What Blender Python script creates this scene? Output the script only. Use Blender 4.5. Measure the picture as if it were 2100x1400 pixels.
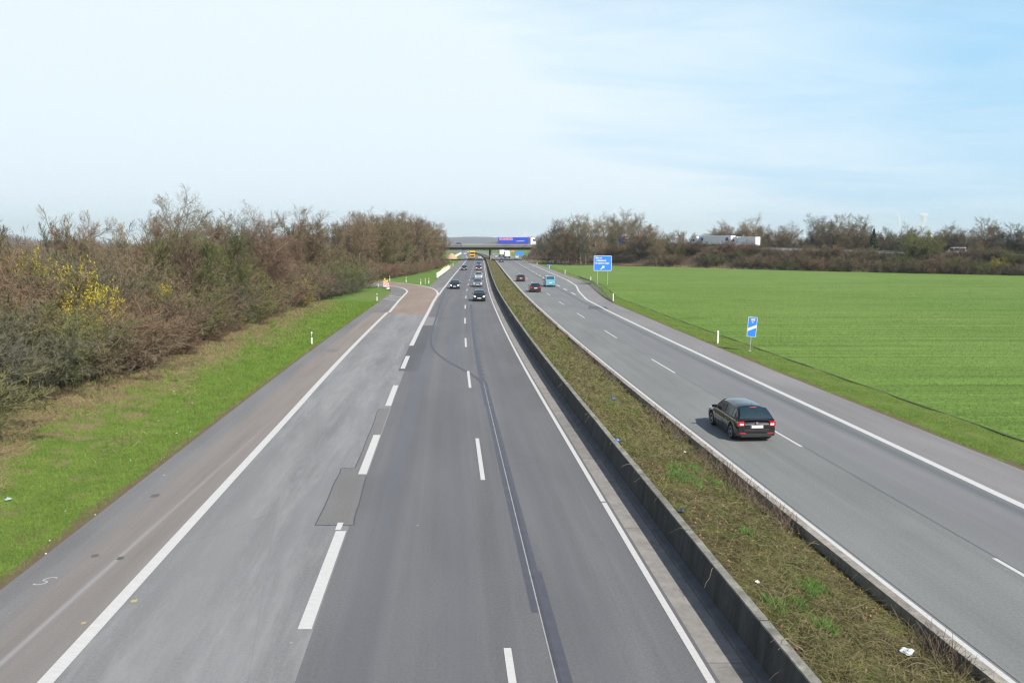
import bpy, math, random
import numpy as np
from mathutils import Vector, Matrix

PI = math.pi
SC = bpy.context.scene
COL = SC.collection
for o in list(bpy.data.objects):
    bpy.data.objects.remove(o)

# ---------------------------------------------------------------- camera
F, HZ, CX = 1707.0, 497.0, 1050.0
TH = math.atan((700 - HZ) / F)
H = 8.0 * math.cos(TH)
cam = bpy.data.cameras.new('camera')
cam.sensor_width = 36.0
cam.lens = 36.0 * F / 2100.0
cam.clip_end = 20000
co = bpy.data.objects.new('camera', cam)
COL.objects.link(co)
co.location = (0, 0, H)
co.rotation_euler = (PI / 2 - TH, 0, 0)
SC.camera = co

# ---------------------------------------------------------------- light
SUN_EL = math.radians(41)
SDIR = Vector((0.61, -0.79, 0)).normalized() * math.cos(SUN_EL)
SDIR.z = math.sin(SUN_EL)
sl = bpy.data.lights.new('sun', 'SUN')
sl.energy = 4.8
sl.angle = math.radians(0.53)
sl.color = (1.0, 0.955, 0.88)
so = bpy.data.objects.new('sun', sl)
COL.objects.link(so)
so.rotation_euler = (-SDIR).to_track_quat('-Z', 'Y').to_euler()
so.location = (60, -80, 120)

W = bpy.data.worlds.new('World')
SC.world = W
W.use_nodes = True
wn, wl = W.node_tree.nodes, W.node_tree.links
wn.clear()
wout = wn.new('ShaderNodeOutputWorld')
wbg = wn.new('ShaderNodeBackground')
wbg.inputs['Strength'].default_value = 0.10
sky = wn.new('ShaderNodeTexSky')
sky.sky_type = 'NISHITA'
sky.sun_disc = False
sky.sun_elevation = SUN_EL
sky.sun_rotation = math.atan2(SDIR.x, SDIR.y)
sky.air_density = 1.0
sky.dust_density = 1.2
sky.ozone_density = 1.4


def mathn(N, L, op, a, b=None, c=None, clamp=False):
    n = N.new('ShaderNodeMath')
    n.operation = op
    n.use_clamp = clamp
    for i, v in enumerate((a, b, c)):
        if v is None:
            continue
        if isinstance(v, (int, float)):
            n.inputs[i].default_value = v
        else:
            L.new(v, n.inputs[i])
    return n.outputs[0]


tc = wn.new('ShaderNodeTexCoord')
sp = wn.new('ShaderNodeSeparateXYZ')
wl.new(tc.outputs['Generated'], sp.inputs[0])
zz = mathn(wn, wl, 'MAXIMUM', sp.outputs['Z'], 0.0)
den = mathn(wn, wl, 'ADD', zz, 0.16)
px_ = mathn(wn, wl, 'DIVIDE', sp.outputs['X'], den)
py_ = mathn(wn, wl, 'DIVIDE', sp.outputs['Y'], den)
cb = wn.new('ShaderNodeCombineXYZ')
wl.new(px_, cb.inputs[0])
wl.new(py_, cb.inputs[1])


def wnoise(scale, detail, rough, dist, sx=1, sy=1, off=0.0):
    m = wn.new('ShaderNodeMapping')
    m.inputs['Scale'].default_value = (sx, sy, 1)
    m.inputs['Location'].default_value = (off, off * 0.7, off)
    m.inputs['Rotation'].default_value = (0, 0, 0.5)
    wl.new(cb.outputs[0], m.inputs['Vector'])
    n = wn.new('ShaderNodeTexNoise')
    n.inputs['Scale'].default_value = scale
    n.inputs['Detail'].default_value = detail
    n.inputs['Roughness'].default_value = rough
    n.inputs['Distortion'].default_value = dist
    wl.new(m.outputs[0], n.inputs['Vector'])
    return n.outputs['Fac']


n1 = wnoise(0.42, 5, 0.5, 0.3, 1, 1.2, 3.1)
n2 = wnoise(1.1, 8, 0.6, 0.9, 0.6, 2.0, 7.7)
# veil is thick ahead and to the left, thins to the right and overhead
side = mathn(wn, wl, 'MULTIPLY_ADD', sp.outputs['X'], -1.15, 0.52)
ahead = mathn(wn, wl, 'MULTIPLY_ADD', sp.outputs['Y'], 0.52, 0.0)
cov = mathn(wn, wl, 'ADD', side, ahead)
cov = mathn(wn, wl, 'MULTIPLY_ADD', n1, 1.5, cov)
cov = mathn(wn, wl, 'MULTIPLY_ADD', n2, 0.95, cov)
cov = mathn(wn, wl, 'MULTIPLY_ADD', zz, -1.0, cov)
cov = mathn(wn, wl, 'SUBTRACT', cov, 1.04)
mask = mathn(wn, wl, 'MULTIPLY', cov, 0.95, clamp=True)
mask = mathn(wn, wl, 'MULTIPLY_ADD', mask, 0.85, 0.09)
# clear above and behind
clr = mathn(wn, wl, 'SUBTRACT', 1.0, mathn(wn, wl, 'MULTIPLY', mathn(wn, wl, 'SUBTRACT', sp.outputs['Z'], 0.34), 4.0, clamp=True))
mask = mathn(wn, wl, 'MULTIPLY', mask, clr)
bhd = mathn(wn, wl, 'MULTIPLY_ADD', sp.outputs['Y'], 2.0, 0.9, clamp=True)
mask = mathn(wn, wl, 'MULTIPLY', mask, bhd)
# pale band of thick air at the horizon
hb = mathn(wn, wl, 'MULTIPLY', zz, -14.0)
hb = mathn(wn, wl, 'EXPONENT', hb)
mask = mathn(wn, wl, 'MAXIMUM', mask, mathn(wn, wl, 'MULTIPLY', hb, 0.8))
mx = wn.new('ShaderNodeMix')
mx.data_type = 'RGBA'
wl.new(mask, mx.inputs['Factor'])
pale = wn.new('ShaderNodeMix')
pale.data_type = 'RGBA'
lowk = mathn(wn, wl, 'SUBTRACT', 1.0, mathn(wn, wl, 'MULTIPLY', mathn(wn, wl, 'SUBTRACT', sp.outputs['Z'], 0.22), 4.5, clamp=True))
wl.new(mathn(wn, wl, 'MULTIPLY', mathn(wn, wl, 'MULTIPLY', lowk, bhd), 0.85), pale.inputs['Factor'])
wl.new(sky.outputs[0], pale.inputs[6])
pale.inputs[7].default_value = (2.6, 5.8, 8.5, 1)
wl.new(pale.outputs[2], mx.inputs[6])
mx.inputs[7].default_value = (7.35, 8.2, 8.75, 1)
wl.new(mx.outputs[2], wbg.inputs['Color'])
wl.new(wbg.outputs[0], wout.inputs[0])

SC.view_settings.view_transform = 'Standard'
SC.view_settings.look = 'None'
SC.view_settings.gamma = 1
SC.view_settings.exposure = 0.30
try:
    SC.cycles.use_denoising = True
    SC.cycles.max_bounces = 8
    SC.cycles.diffuse_bounces = 3
    SC.cycles.transparent_max_bounces = 12
    SC.cycles.volume_bounces = 6
    SC.cycles.filter_width = 1.3
except Exception:
    pass


# ---------------------------------------------------------------- placing
def G(px, py, z=0.0):
    """point of the plane at height z that the photograph shows at a pixel"""
    hh = (H - z) / math.cos(TH)
    X = (px - CX) * hh / (py - HZ)
    D = F * hh / (py - HZ)
    Y = (D - (H - z) * math.sin(TH)) / math.cos(TH)
    return X, Y


_by = [-60, -20, 0, 14.3, 24.9, 35, 47, 70, 91.6, 121, 171, 217, 281, 340, 399, 450, 520, 600, 700, 850, 1000, 1300]
_bx = [9.4, 6.3, 4.75, 3.62, 2.82, 2.07, 1.17, -0.33, -1.57, -3.1, -5.2, -6.95, -9.3, -11.5, -13.9, -16.6, -21, -27.5, -39, -64, -98, -180]


def _pchip(xs, ys):
    xs = np.array(xs, float)
    ys = np.array(ys, float)
    m = np.gradient(ys, xs)

    def f(x):
        x = np.asarray(x, float)
        i = np.clip(np.searchsorted(xs, x) - 1, 0, len(xs) - 2)
        h = xs[i + 1] - xs[i]
        t = (x - xs[i]) / h
        return ((2 * t**3 - 3 * t**2 + 1) * ys[i] + (t**3 - 2 * t**2 + t) * h * m[i]
                + (-2 * t**3 + 3 * t**2) * ys[i + 1] + (t**3 - t**2) * h * m[i + 1])
    return f


_base0 = _pchip(_by, _bx)
_ys = np.arange(-60, 1301, 4.0)
_xs = _base0(_ys)
for _k in range(6):
    _xs[1:-1] = (_xs[:-2] + 2 * _xs[1:-1] + _xs[2:]) / 4


def B(y):
    return np.interp(y, _ys, _xs)


def BX(y):
    return float(np.interp(y, _ys, _xs))


def head(y):
    """heading angle (about z) of the motorway at y, 0 = +Y"""
    return -math.atan((BX(y + 4) - BX(y - 4)) / 8)


def step_list(y0, y1):
    ys = [y0]
    y = y0
    while y < y1:
        y += 2.0 if y < 120 else (4.0 if y < 450 else 12.0)
        ys.append(min(y, y1))
    return ys


# ---------------------------------------------------------------- materials
def newmat(name):
    m = bpy.data.materials.new(name)
    m.use_nodes = True
    N, L = m.node_tree.nodes, m.node_tree.links
    return m, N, L, N['Principled BSDF']


def simple(name, rgb, rough=0.6, metal=0.0, coat=0.0, spec=0.5, var=0.12, vscale=3.0, emit=0.0):
    m, N, L, P = newmat(name)
    P.inputs['Roughness'].default_value = rough
    P.inputs['Metallic'].default_value = metal
    P.inputs['Specular IOR Level'].default_value = spec
    P.inputs['Coat Weight'].default_value = coat
    P.inputs['Coat Roughness'].default_value = 0.05
    tcn = N.new('ShaderNodeTexCoord')
    n = N.new('ShaderNodeTexNoise')
    n.inputs['Scale'].default_value = vscale
    n.inputs['Detail'].default_value = 5
    L.new(tcn.outputs['Object'], n.inputs['Vector'])
    r = N.new('ShaderNodeValToRGB')
    r.color_ramp.elements[0].position = 0.3
    r.color_ramp.elements[1].position = 0.7
    r.color_ramp.elements[0].color = tuple(c * (1 - var) for c in rgb) + (1,)
    r.color_ramp.elements[1].color = tuple(min(1, c * (1 + var)) for c in rgb) + (1,)
    L.new(n.outputs['Fac'], r.inputs[0])
    L.new(r.outputs[0], P.inputs['Base Color'])
    if emit:
        P.inputs['Emission Color'].default_value = tuple(rgb) + (1,)
        P.inputs['Emission Strength'].default_value = emit
    return m


def glassm(name, rgb=(0.02, 0.03, 0.035), rough=0.06):
    m = simple(name, rgb, rough=rough, coat=0.6, spec=0.9, var=0.2)
    return m


def tex(N, L, vec, kx, ky, scale=1.0, detail=6, rough=0.6, dist=0.0, off=0.0):
    mp = N.new('ShaderNodeMapping')
    mp.inputs['Scale'].default_value = (kx, ky, 1)
    mp.inputs['Location'].default_value = (off, off * 1.3, 0)
    L.new(vec, mp.inputs['Vector'])
    n = N.new('ShaderNodeTexNoise')
    n.inputs['Scale'].default_value = scale
    n.inputs['Detail'].default_value = detail
    n.inputs['Roughness'].default_value = rough
    n.inputs['Distortion'].default_value = dist
    L.new(mp.outputs[0], n.inputs['Vector'])
    return n.outputs['Fac']


def ramp(N, L, fac, stops):
    r = N.new('ShaderNodeValToRGB')
    el = r.color_ramp.elements
    while len(el) < len(stops):
        el.new(0.5)
    for e, (p, c) in zip(el, stops):
        e.position = p
        e.color = (tuple(c) + (1,)) if len(c) == 3 else c
    L.new(fac, r.inputs[0])
    return r.outputs[0]


def mixc(N, L, fac, a, b, mode='MIX'):
    n = N.new('ShaderNodeMix')
    n.data_type = 'RGBA'
    n.blend_type = mode
    for k, v in ((0, fac), (6, a), (7, b)):
        if isinstance(v, (int, float)):
            n.inputs[k].default_value = v
        elif isinstance(v, tuple):
            n.inputs[k].default_value = v + (1,) if len(v) == 3 else v
        else:
            L.new(v, n.inputs[k])
    return n.outputs[2]


def g3(v):
    return (v, v, v)


def asphalt(name, base, streak=0.12, grain=0.12, dust=None, dust_amt=0.0, tracks=(), rough=0.75, cracks=0.0, extra=None):
    """uv: u = metres across, v = metres along"""
    m, N, L, P = newmat(name)
    uv = N.new('ShaderNodeUVMap')
    uv.uv_map = 'UVMap'
    U = uv.outputs[0]
    s = N.new('ShaderNodeSeparateXYZ')
    L.new(U, s.inputs[0])
    g = tex(N, L, U, 1, 1, 14, 6, 0.75)
    c = ramp(N, L, g, [(0.25, tuple(x * (1 - grain * 1.6) for x in base)), (0.75, tuple(x * (1 + grain * 1.6) for x in base))])
    g2 = tex(N, L, U, 1, 1, 48, 3, 0.8, off=2)
    c = mixc(N, L, 1.0, c, ramp(N, L, g2, [(0.3, g3(0.80)), (0.7, g3(1.2))]), 'MULTIPLY')
    big = tex(N, L, U, 1, 0.25, 0.35, 4, 0.55, 0.4, off=5)
    c = mixc(N, L, 1.0, c, ramp(N, L, big, [(0.3, g3(0.87)), (0.7, g3(1.12))]), 'MULTIPLY')
    st = tex(N, L, U, 2.2, 0.03, 1, 6, 0.65, off=9)
    c = mixc(N, L, 1.0, c, ramp(N, L, st, [(0.32, g3(1 - streak)), (0.68, g3(1 + streak))]), 'MULTIPLY')
    for (u0, w, k, col) in tracks:
        d = mathn(N, L, 'SUBTRACT', s.outputs[0], u0)
        d = mathn(N, L, 'DIVIDE', d, w)
        d = mathn(N, L, 'MULTIPLY', d, d)
        d = mathn(N, L, 'MULTIPLY', d, -1.0)
        d = mathn(N, L, 'EXPONENT', d)
        br = tex(N, L, U, 1.0, 0.06, 1, 4, 0.6, off=u0)
        d = mathn(N, L, 'MULTIPLY', d, mathn(N, L, 'MULTIPLY_ADD', br, 0.8, 0.6))
        d = mathn(N, L, 'MULTIPLY', d, k, clamp=True)
        c = mixc(N, L, d, c, col)
    if dust:
        dn = tex(N, L, U, 0.9, 0.10, 1, 8, 0.68, 0.6, off=17)
        dn2 = tex(N, L, U, 3, 0.5, 1, 8, 0.75, 0.3, off=31)
        dd = mathn(N, L, 'MULTIPLY', mathn(N, L, 'SUBTRACT', mathn(N, L, 'MULTIPLY_ADD', dn2, 0.5, dn), 0.70), 5.0, clamp=True)
        c = mixc(N, L, mathn(N, L, 'MULTIPLY', dd, dust_amt), c, dust)
    if cracks:
        v = N.new('ShaderNodeTexVoronoi')
        v.feature = 'DISTANCE_TO_EDGE'
        v.inputs['Scale'].default_value = 0.35
        wv = N.new('ShaderNodeMapping')
        wv.inputs['Scale'].default_value = (0.6, 0.15, 1)
        L.new(U, wv.inputs['Vector'])
        L.new(wv.outputs[0], v.inputs['Vector'])
        k = mathn(N, L, 'LESS_THAN', v.outputs['Distance'], 0.0025)
        c = mixc(N, L, mathn(N, L, 'MULTIPLY', k, cracks), c, (0.06, 0.06, 0.065))
    if extra:
        c = extra(N, L, U, s, c)
    # specks of litter and pale stones
    v = N.new('ShaderNodeTexVoronoi')
    v.inputs['Scale'].default_value = 0.9
    L.new(U, v.inputs['Vector'])
    k = mathn(N, L, 'LESS_THAN', v.outputs['Distance'], 0.030)
    sel = N.new('ShaderNodeSeparateXYZ')
    L.new(v.outputs['Color'], sel.inputs[0])
    k = mathn(N, L, 'MULTIPLY', k, mathn(N, L, 'GREATER_THAN', sel.outputs[0], 0.80))
    c = mixc(N, L, mathn(N, L, 'MULTIPLY', k, 0.6), c, g3(0.45))
    L.new(c, P.inputs['Base Color'])
    P.inputs['Roughness'].default_value = rough
    P.inputs['Specular IOR Level'].default_value = 0.35
    bp = N.new('ShaderNodeBump')
    bp.inputs['Strength'].default_value = 0.35
    bp.inputs['Distance'].default_value = 0.01
    L.new(g2, bp.inputs['Height'])
    L.new(bp.outputs[0], P.inputs['Normal'])
    return m


def reddish(N, L, U, s, c):
    # tan resurfaced stretch far along, grey before y = 92
    e = tex(N, L, U, 1, 1, 0.8, 3, 0.5, off=3)
    yy = mathn(N, L, 'MULTIPLY_ADD', e, 1.2, s.outputs[1])
    k = mathn(N, L, 'MULTIPLY', mathn(N, L, 'SUBTRACT', yy, 92.4), 1.0, clamp=True)
    n = tex(N, L, U, 0.8, 0.2, 1, 6, 0.6, off=8)
    tan = ramp(N, L, n, [(0.3, (0.235, 0.175, 0.130)), (0.7, (0.31, 0.25, 0.195))])
    return mixc(N, L, mathn(N, L, 'MULTIPLY', k, 0.9), c, tan)


def shoulderbrown(N, L, U, s, c):
    # dusty brown middle, blue-grey clean outer metre; browner further along
    e = tex(N, L, U, 1.2, 0.12, 1, 6, 0.6, off=3)
    uu = mathn(N, L, 'MULTIPLY_ADD', e, 0.8, s.outputs[0])
    k = mathn(N, L, 'MULTIPLY', mathn(N, L, 'SUBTRACT', uu, -13.95), 2.2, clamp=True)
    n = tex(N, L, U, 2.5, 0.10, 1, 7, 0.65, off=8)
    k2 = mathn(N, L, 'MULTIPLY_ADD', mathn(N, L, 'MULTIPLY', s.outputs[1], 1 / 70.0, clamp=True), 0.55, 0.28)
    tan = ramp(N, L, n, [(0.3, (0.215, 0.175, 0.145)), (0.7, (0.29, 0.25, 0.215))])
    c = mixc(N, L, mathn(N, L, 'MULTIPLY', k, k2), c, tan)
    # one pale scraped trail
    d = mathn(N, L, 'SUBTRACT', s.outputs[0], mathn(N, L, 'MULTIPLY_ADD', s.outputs[1], 0.028, -13.72))
    d = mathn(N, L, 'DIVIDE', d, 0.07)
    d = mathn(N, L, 'MULTIPLY', mathn(N, L, 'MULTIPLY', d, d), -1.0)
    d = mathn(N, L, 'EXPONENT', d)
    fade = mathn(N, L, 'SUBTRACT', 1.0, mathn(N, L, 'DIVIDE', s.outputs[1], 42.0, clamp=True), clamp=True)
    return mixc(N, L, mathn(N, L, 'MULTIPLY', mathn(N, L, 'MULTIPLY', d, 0.65), fade), c, g3(0.42))


BLUEISH = (0.115, 0.117, 0.128)
M_main = asphalt('asphalt_main', (0.137, 0.137, 0.140), 0.10, 0.14,
                 tracks=[(-6.6, .45, .55, (0.118, 0.121, 0.136)), (-4.6, .4, .5, (0.12, 0.122, 0.136)),
                         (-5.6, .35, .30, (0.165, 0.163, 0.158)), (-1.9, .45, .4, (0.12, 0.12, 0.128))], cracks=0.08)
M_aux = asphalt('asphalt_aux', (0.200, 0.201, 0.200), 0.08, 0.12, dust=(0.33, 0.33, 0.325), dust_amt=0.42, cracks=0.10, extra=reddish,
                tracks=[(-8.9, .4, .35, (0.25, 0.25, 0.25)), (-10.7, .45, .5, (0.255, 0.255, 0.25))])
M_shl = asphalt('asphalt_shoulder', (0.185, 0.183, 0.183), 0.10, 0.12, extra=shoulderbrown)
M_shl2 = asphalt('asphalt_far_shoulder', (0.185, 0.175, 0.165), 0.08, 0.12)
M_ramp = asphalt('asphalt_ramp', (0.265, 0.205, 0.16), 0.06, 0.1)
M_right = asphalt('asphalt_right', (0.190, 0.195, 0.186), 0.08, 0.14,
                  tracks=[(11.0, .75, .65, (0.178, 0.170, 0.184)), (9.6, .5, .3, (0.172, 0.165, 0.178)),
                          (12.2, .30, .9, (0.125, 0.132, 0.137))])
M_rshoulder = asphalt('asphalt_right_shoulder', (0.218, 0.208, 0.202), 0.06, 0.12)
M_patchm = asphalt('asphalt_patch', (0.182, 0.176, 0.170), 0.05, 0.16)
M_patchd = asphalt('asphalt_patch_dark', (0.105, 0.108, 0.112), 0.05, 0.12)
M_seal = simple('bitumen_seal', (0.060, 0.061, 0.072), 0.5, var=0.15)
M_sealb = simple('bitumen_band', (0.076, 0.077, 0.092), 0.55, var=0.10)


def paint(name, base=0.60, wear=0.7):
    m, N, L, P = newmat(name)
    uv = N.new('ShaderNodeUVMap')
    uv.uv_map = 'UVMap'
    U = uv.outputs[0]
    a = tex(N, L, U, 1, 6, 3, 6, 0.75)
    b = tex(N, L, U, 1, 1, 30, 4, 0.7, off=4)
    k = mathn(N, L, 'MULTIPLY_ADD', b, 0.5, a)
    c = ramp(N, L, k, [(0.52, (base * 0.78, base * 0.765, base * 0.73)), (0.9, (base, base * 0.985, base * 0.95))])
    w = mathn(N, L, 'MULTIPLY', mathn(N, L, 'SUBTRACT', k, 0.98), 9.0, clamp=True)
    c = mixc(N, L, mathn(N, L, 'MULTIPLY', w, wear), c, g3(0.25))
    L.new(c, P.inputs['Base Color'])
    P.inputs['Roughness'].default_value = 0.6
    return m


M_paint = paint('white_line_paint')
M_paintw = paint('white_line_worn', 0.62, 0.8)


def concrete(name, rgb, var=0.15, stain=0.25, scale=1.0, joint=0.0):
    m, N, L, P = newmat(name)
    tcn = N.new('ShaderNodeTexCoord')
    O = tcn.outputs['Object']
    a = tex(N, L, O, 1, 1, 6 * scale, 8, 0.7)
    c = ramp(N, L, a, [(0.3, tuple(x * (1 - var) for x in rgb)), (0.7, tuple(x * (1 + var) for x in rgb))])
    mp = N.new('ShaderNodeMapping')
    mp.inputs['Scale'].default_value = (0.8, 0.8, 0.12)
    L.new(O, mp.inputs['Vector'])
    n = N.new('ShaderNodeTexNoise')
    n.inputs['Scale'].default_value = 2.2
    n.inputs['Detail'].default_value = 7
    n.inputs['Roughness'].default_value = 0.7
    L.new(mp.outputs[0], n.inputs['Vector'])
    c = mixc(N, L, 1.0, c, ramp(N, L, n.outputs['Fac'], [(0.38, g3(1 - stain)), (0.6, g3(1.05))]), 'MULTIPLY')
    if joint:
        sy = N.new('ShaderNodeSeparateXYZ')
        L.new(O, sy.inputs[0])
        fr = mathn(N, L, 'FRACT', mathn(N, L, 'DIVIDE', sy.outputs[1], joint))
        k = mathn(N, L, 'LESS_THAN', fr, 0.035 / joint)
        c = mixc(N, L, mathn(N, L, 'MULTIPLY', k, .85 if joint == 5.0 else .45), c, (0.015, 0.015, 0.014))
        cell = mathn(N, L, 'FLOOR', mathn(N, L, 'DIVIDE', sy.outputs[1], joint))
        wn_ = N.new('ShaderNodeTexWhiteNoise')
        wn_.noise_dimensions = '1D'
        L.new(cell, wn_.inputs['W'])
        c = mixc(N, L, 1.0, c, ramp(N, L, wn_.outputs['Value'], [(0, g3(.90)), (1, g3(1.1))]), 'MULTIPLY')
    L.new(c, P.inputs['Base Color'])
    P.inputs['Roughness'].default_value = 0.85
    bp = N.new('ShaderNodeBump')
    bp.inputs['Strength'].default_value = 0.3
    bp.inputs['Distance'].default_value = 0.01
    L.new(a, bp.inputs['Height'])
    L.new(bp.outputs[0], P.inputs['Normal'])
    return m


M_gutter = concrete('gutter_concrete', (0.255, 0.238, 0.215), 0.14, 0.2, joint=7.5)
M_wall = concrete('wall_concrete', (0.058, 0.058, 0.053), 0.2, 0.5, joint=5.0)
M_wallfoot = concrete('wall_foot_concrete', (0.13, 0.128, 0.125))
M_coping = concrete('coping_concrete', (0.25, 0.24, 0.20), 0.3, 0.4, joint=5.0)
M_strip = concrete('strip_concrete', (0.31, 0.285, 0.24), 0.25, 0.35, joint=4.0)
M_bridge = concrete('bridge_concrete', (0.10, 0.10, 0.10), 0.1, 0.3, 0.1)
M_bridgelt = concrete('bridge_edge_concrete', (0.165, 0.155, 0.14), 0.1, 0.2, 0.1)
M_abut = concrete('abutment_concrete', (0.22, 0.22, 0.20), 0.12, 0.3, 0.1)


def groundmat(name, cols, scale, second=None, rows=None, bump=0.2, rough=0.95, third=None, grad=False):
    m, N, L, P = newmat(name)
    ge = N.new('ShaderNodeNewGeometry')
    O = ge.outputs['Position']
    a = tex(N, L, O, 1, 1, scale, 8, 0.72)
    c = ramp(N, L, a, [(0.30 + 0.4 * i / (len(cols) - 1), col) for i, col in enumerate(cols)])
    f = tex(N, L, O, 1, 1, scale * 14, 4, 0.8, off=4)
    c = mixc(N, L, 1.0, c, ramp(N, L, f, [(0.3, g3(0.62)), (0.7, g3(1.38))]), 'MULTIPLY')
    if second:
        col, sc, lo, hi, amt = second
        b = tex(N, L, O, 1, 1, sc, 7, 0.65, 0.4, off=11)
        if grad:    # drier grass the farther up the bank
            sx = N.new('ShaderNodeSeparateXYZ')
            L.new(O, sx.inputs[0])
            o_ = mathn(N, L, 'MULTIPLY_ADD', sx.outputs[1], 0.068, -4.7)
            o_ = mathn(N, L, 'ADD', o_, sx.outputs[0])
            gk = mathn(N, L, 'MULTIPLY', mathn(N, L, 'ADD', o_, 17.9), -1 / 5.0, clamp=True)
            b = mathn(N, L, 'ADD', b, mathn(N, L, 'MULTIPLY_ADD', gk, 0.27, -0.12))
        k = mathn(N, L, 'MULTIPLY', mathn(N, L, 'SUBTRACT', b, lo), 1 / (hi - lo), clamp=True)
        c = mixc(N, L, mathn(N, L, 'MULTIPLY', k, amt), c, col)
    if third:
        col, sc, lo, hi, amt = third
        b = tex(N, L, O, 1, 1, sc, 7, 0.65, 0.4, off=23)
        k = mathn(N, L, 'MULTIPLY', mathn(N, L, 'SUBTRACT', b, lo), 1 / (hi - lo), clamp=True)
        c = mixc(N, L, mathn(N, L, 'MULTIPLY', k, amt), c, col)
    if rows:
        mp = N.new('ShaderNodeMapping')
        mp.inputs['Rotation'].default_value = (0, 0, rows)
        mp.inputs['Scale'].default_value = (0.02, 1.0, 1)
        L.new(O, mp.inputs['Vector'])
        n = N.new('ShaderNodeTexNoise')
        n.inputs['Scale'].default_value = 1.2
        n.inputs['Detail'].default_value = 5
        n.inputs['Roughness'].default_value = 0.6
        L.new(mp.outputs[0], n.inputs['Vector'])
        c = mixc(N, L, 1.0, c, ramp(N, L, n.outputs['Fac'], [(0.36, g3(0.80)), (0.64, g3(1.18))]), 'MULTIPLY')
    L.new(c, P.inputs['Base Color'])
    P.inputs['Roughness'].default_value = rough
    P.inputs['Specular IOR Level'].default_value = 0.15
    bp = N.new('ShaderNodeBump')
    bp.inputs['Strength'].default_value = bump
    bp.inputs['Distance'].default_value = 0.08
    L.new(f, bp.inputs['Height'])
    L.new(bp.outputs[0], P.inputs['Normal'])
    return m


GREEN1, GREEN2, STRAW = (0.095, 0.145, 0.030), (0.160, 0.215, 0.044), (0.25, 0.185, 0.11)
M_ground = groundmat('ground_grass', [(0.095, 0.175, 0.030), (0.14, 0.225, 0.045)], 0.4, second=((0.2, 0.19, 0.09), 0.05, 0.5, 0.7, 0.5))
M_field = groundmat('field_crop', [(0.108, 0.185, 0.036), (0.148, 0.232, 0.050)], 0.30, rows=-0.12, bump=0.35,
                    second=((0.205, 0.28, 0.075), 0.030, 0.42, 0.70, 0.40))
M_verge = groundmat('verge_grass', [GREEN1, GREEN2], 0.8, second=(STRAW, 0.9, 0.46, 0.62, 0.85), bump=0.5, grad=True,
                    third=((0.15, 0.10, 0.06), 0.9, 0.60, 0.70, 0.6))
M_dirt = groundmat('edge_dirt', [(0.13, 0.095, 0.06), (0.19, 0.15, 0.09)], 3.0, bump=0.5)
M_soil = groundmat('median_soil', [(0.06, 0.042, 0.026), (0.12, 0.10, 0.04)], 2.2, second=((0.14, 0.16, 0.04), 0.8, 0.45, 0.62, 0.8), bump=0.8)
M_bank = groundmat('bank_soil', [(0.085, 0.062, 0.042), (0.13, 0.098, 0.062)], 0.5, second=((0.13, 0.15, 0.05), 0.08, 0.56, 0.70, 0.6))


# ---------------------------------------------------------------- mesh helper
def tag(o, label=None, cat=None, group=None, kind=None):
    if label:
        o['label'] = label
    if cat:
        o['category'] = cat
    if group:
        o['group'] = group
    if kind:
        o['kind'] = kind
    return o


def empty(name, loc=(0, 0, 0), rz=0.0):
    o = bpy.data.objects.new(name, None)
    o.empty_display_size = 0.3
    COL.objects.link(o)
    o.location = loc
    o.rotation_euler = (0, 0, rz)
    return o


def mesh_np(name, verts, faces, mat, uv=None, smooth=False, mats=None, fmat=None):
    """verts (n,3); faces: array (m,k) with all faces the same size, or a list of lists"""
    me = bpy.data.meshes.new(name)
    if isinstance(faces, np.ndarray):
        k = faces.shape[1]
        me.vertices.add(len(verts))
        me.vertices.foreach_set('co', np.ascontiguousarray(verts, dtype=np.float32).ravel())
        me.loops.add(faces.size)
        me.loops.foreach_set('vertex_index', faces.astype(np.int32).ravel())
        me.polygons.add(len(faces))
        me.polygons.foreach_set('loop_start', np.arange(0, faces.size, k, dtype=np.int32))
        me.polygons.foreach_set('loop_total', np.full(len(faces), k, dtype=np.int32))
        me.update(calc_edges=True)
    else:
        me.from_pydata([tuple(map(float, v)) for v in verts], [], faces)
        me.update()
    for mm in (mats or [mat]):
        me.materials.append(mm)
    if fmat is not None:
        me.polygons.foreach_set('material_index', np.array(fmat, dtype=np.int32))
    if uv is not None:
        l = me.uv_layers.new(name='UVMap')
        vi = np.empty(len(me.loops), dtype=np.int32)
        me.loops.foreach_get('vertex_index', vi)
        l.data.foreach_set('uv', np.asarray(uv, dtype=np.float32)[vi].ravel())
    if smooth:
        me.polygons.foreach_set('use_smooth', np.ones(len(me.polygons), dtype=bool))
    return me


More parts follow.
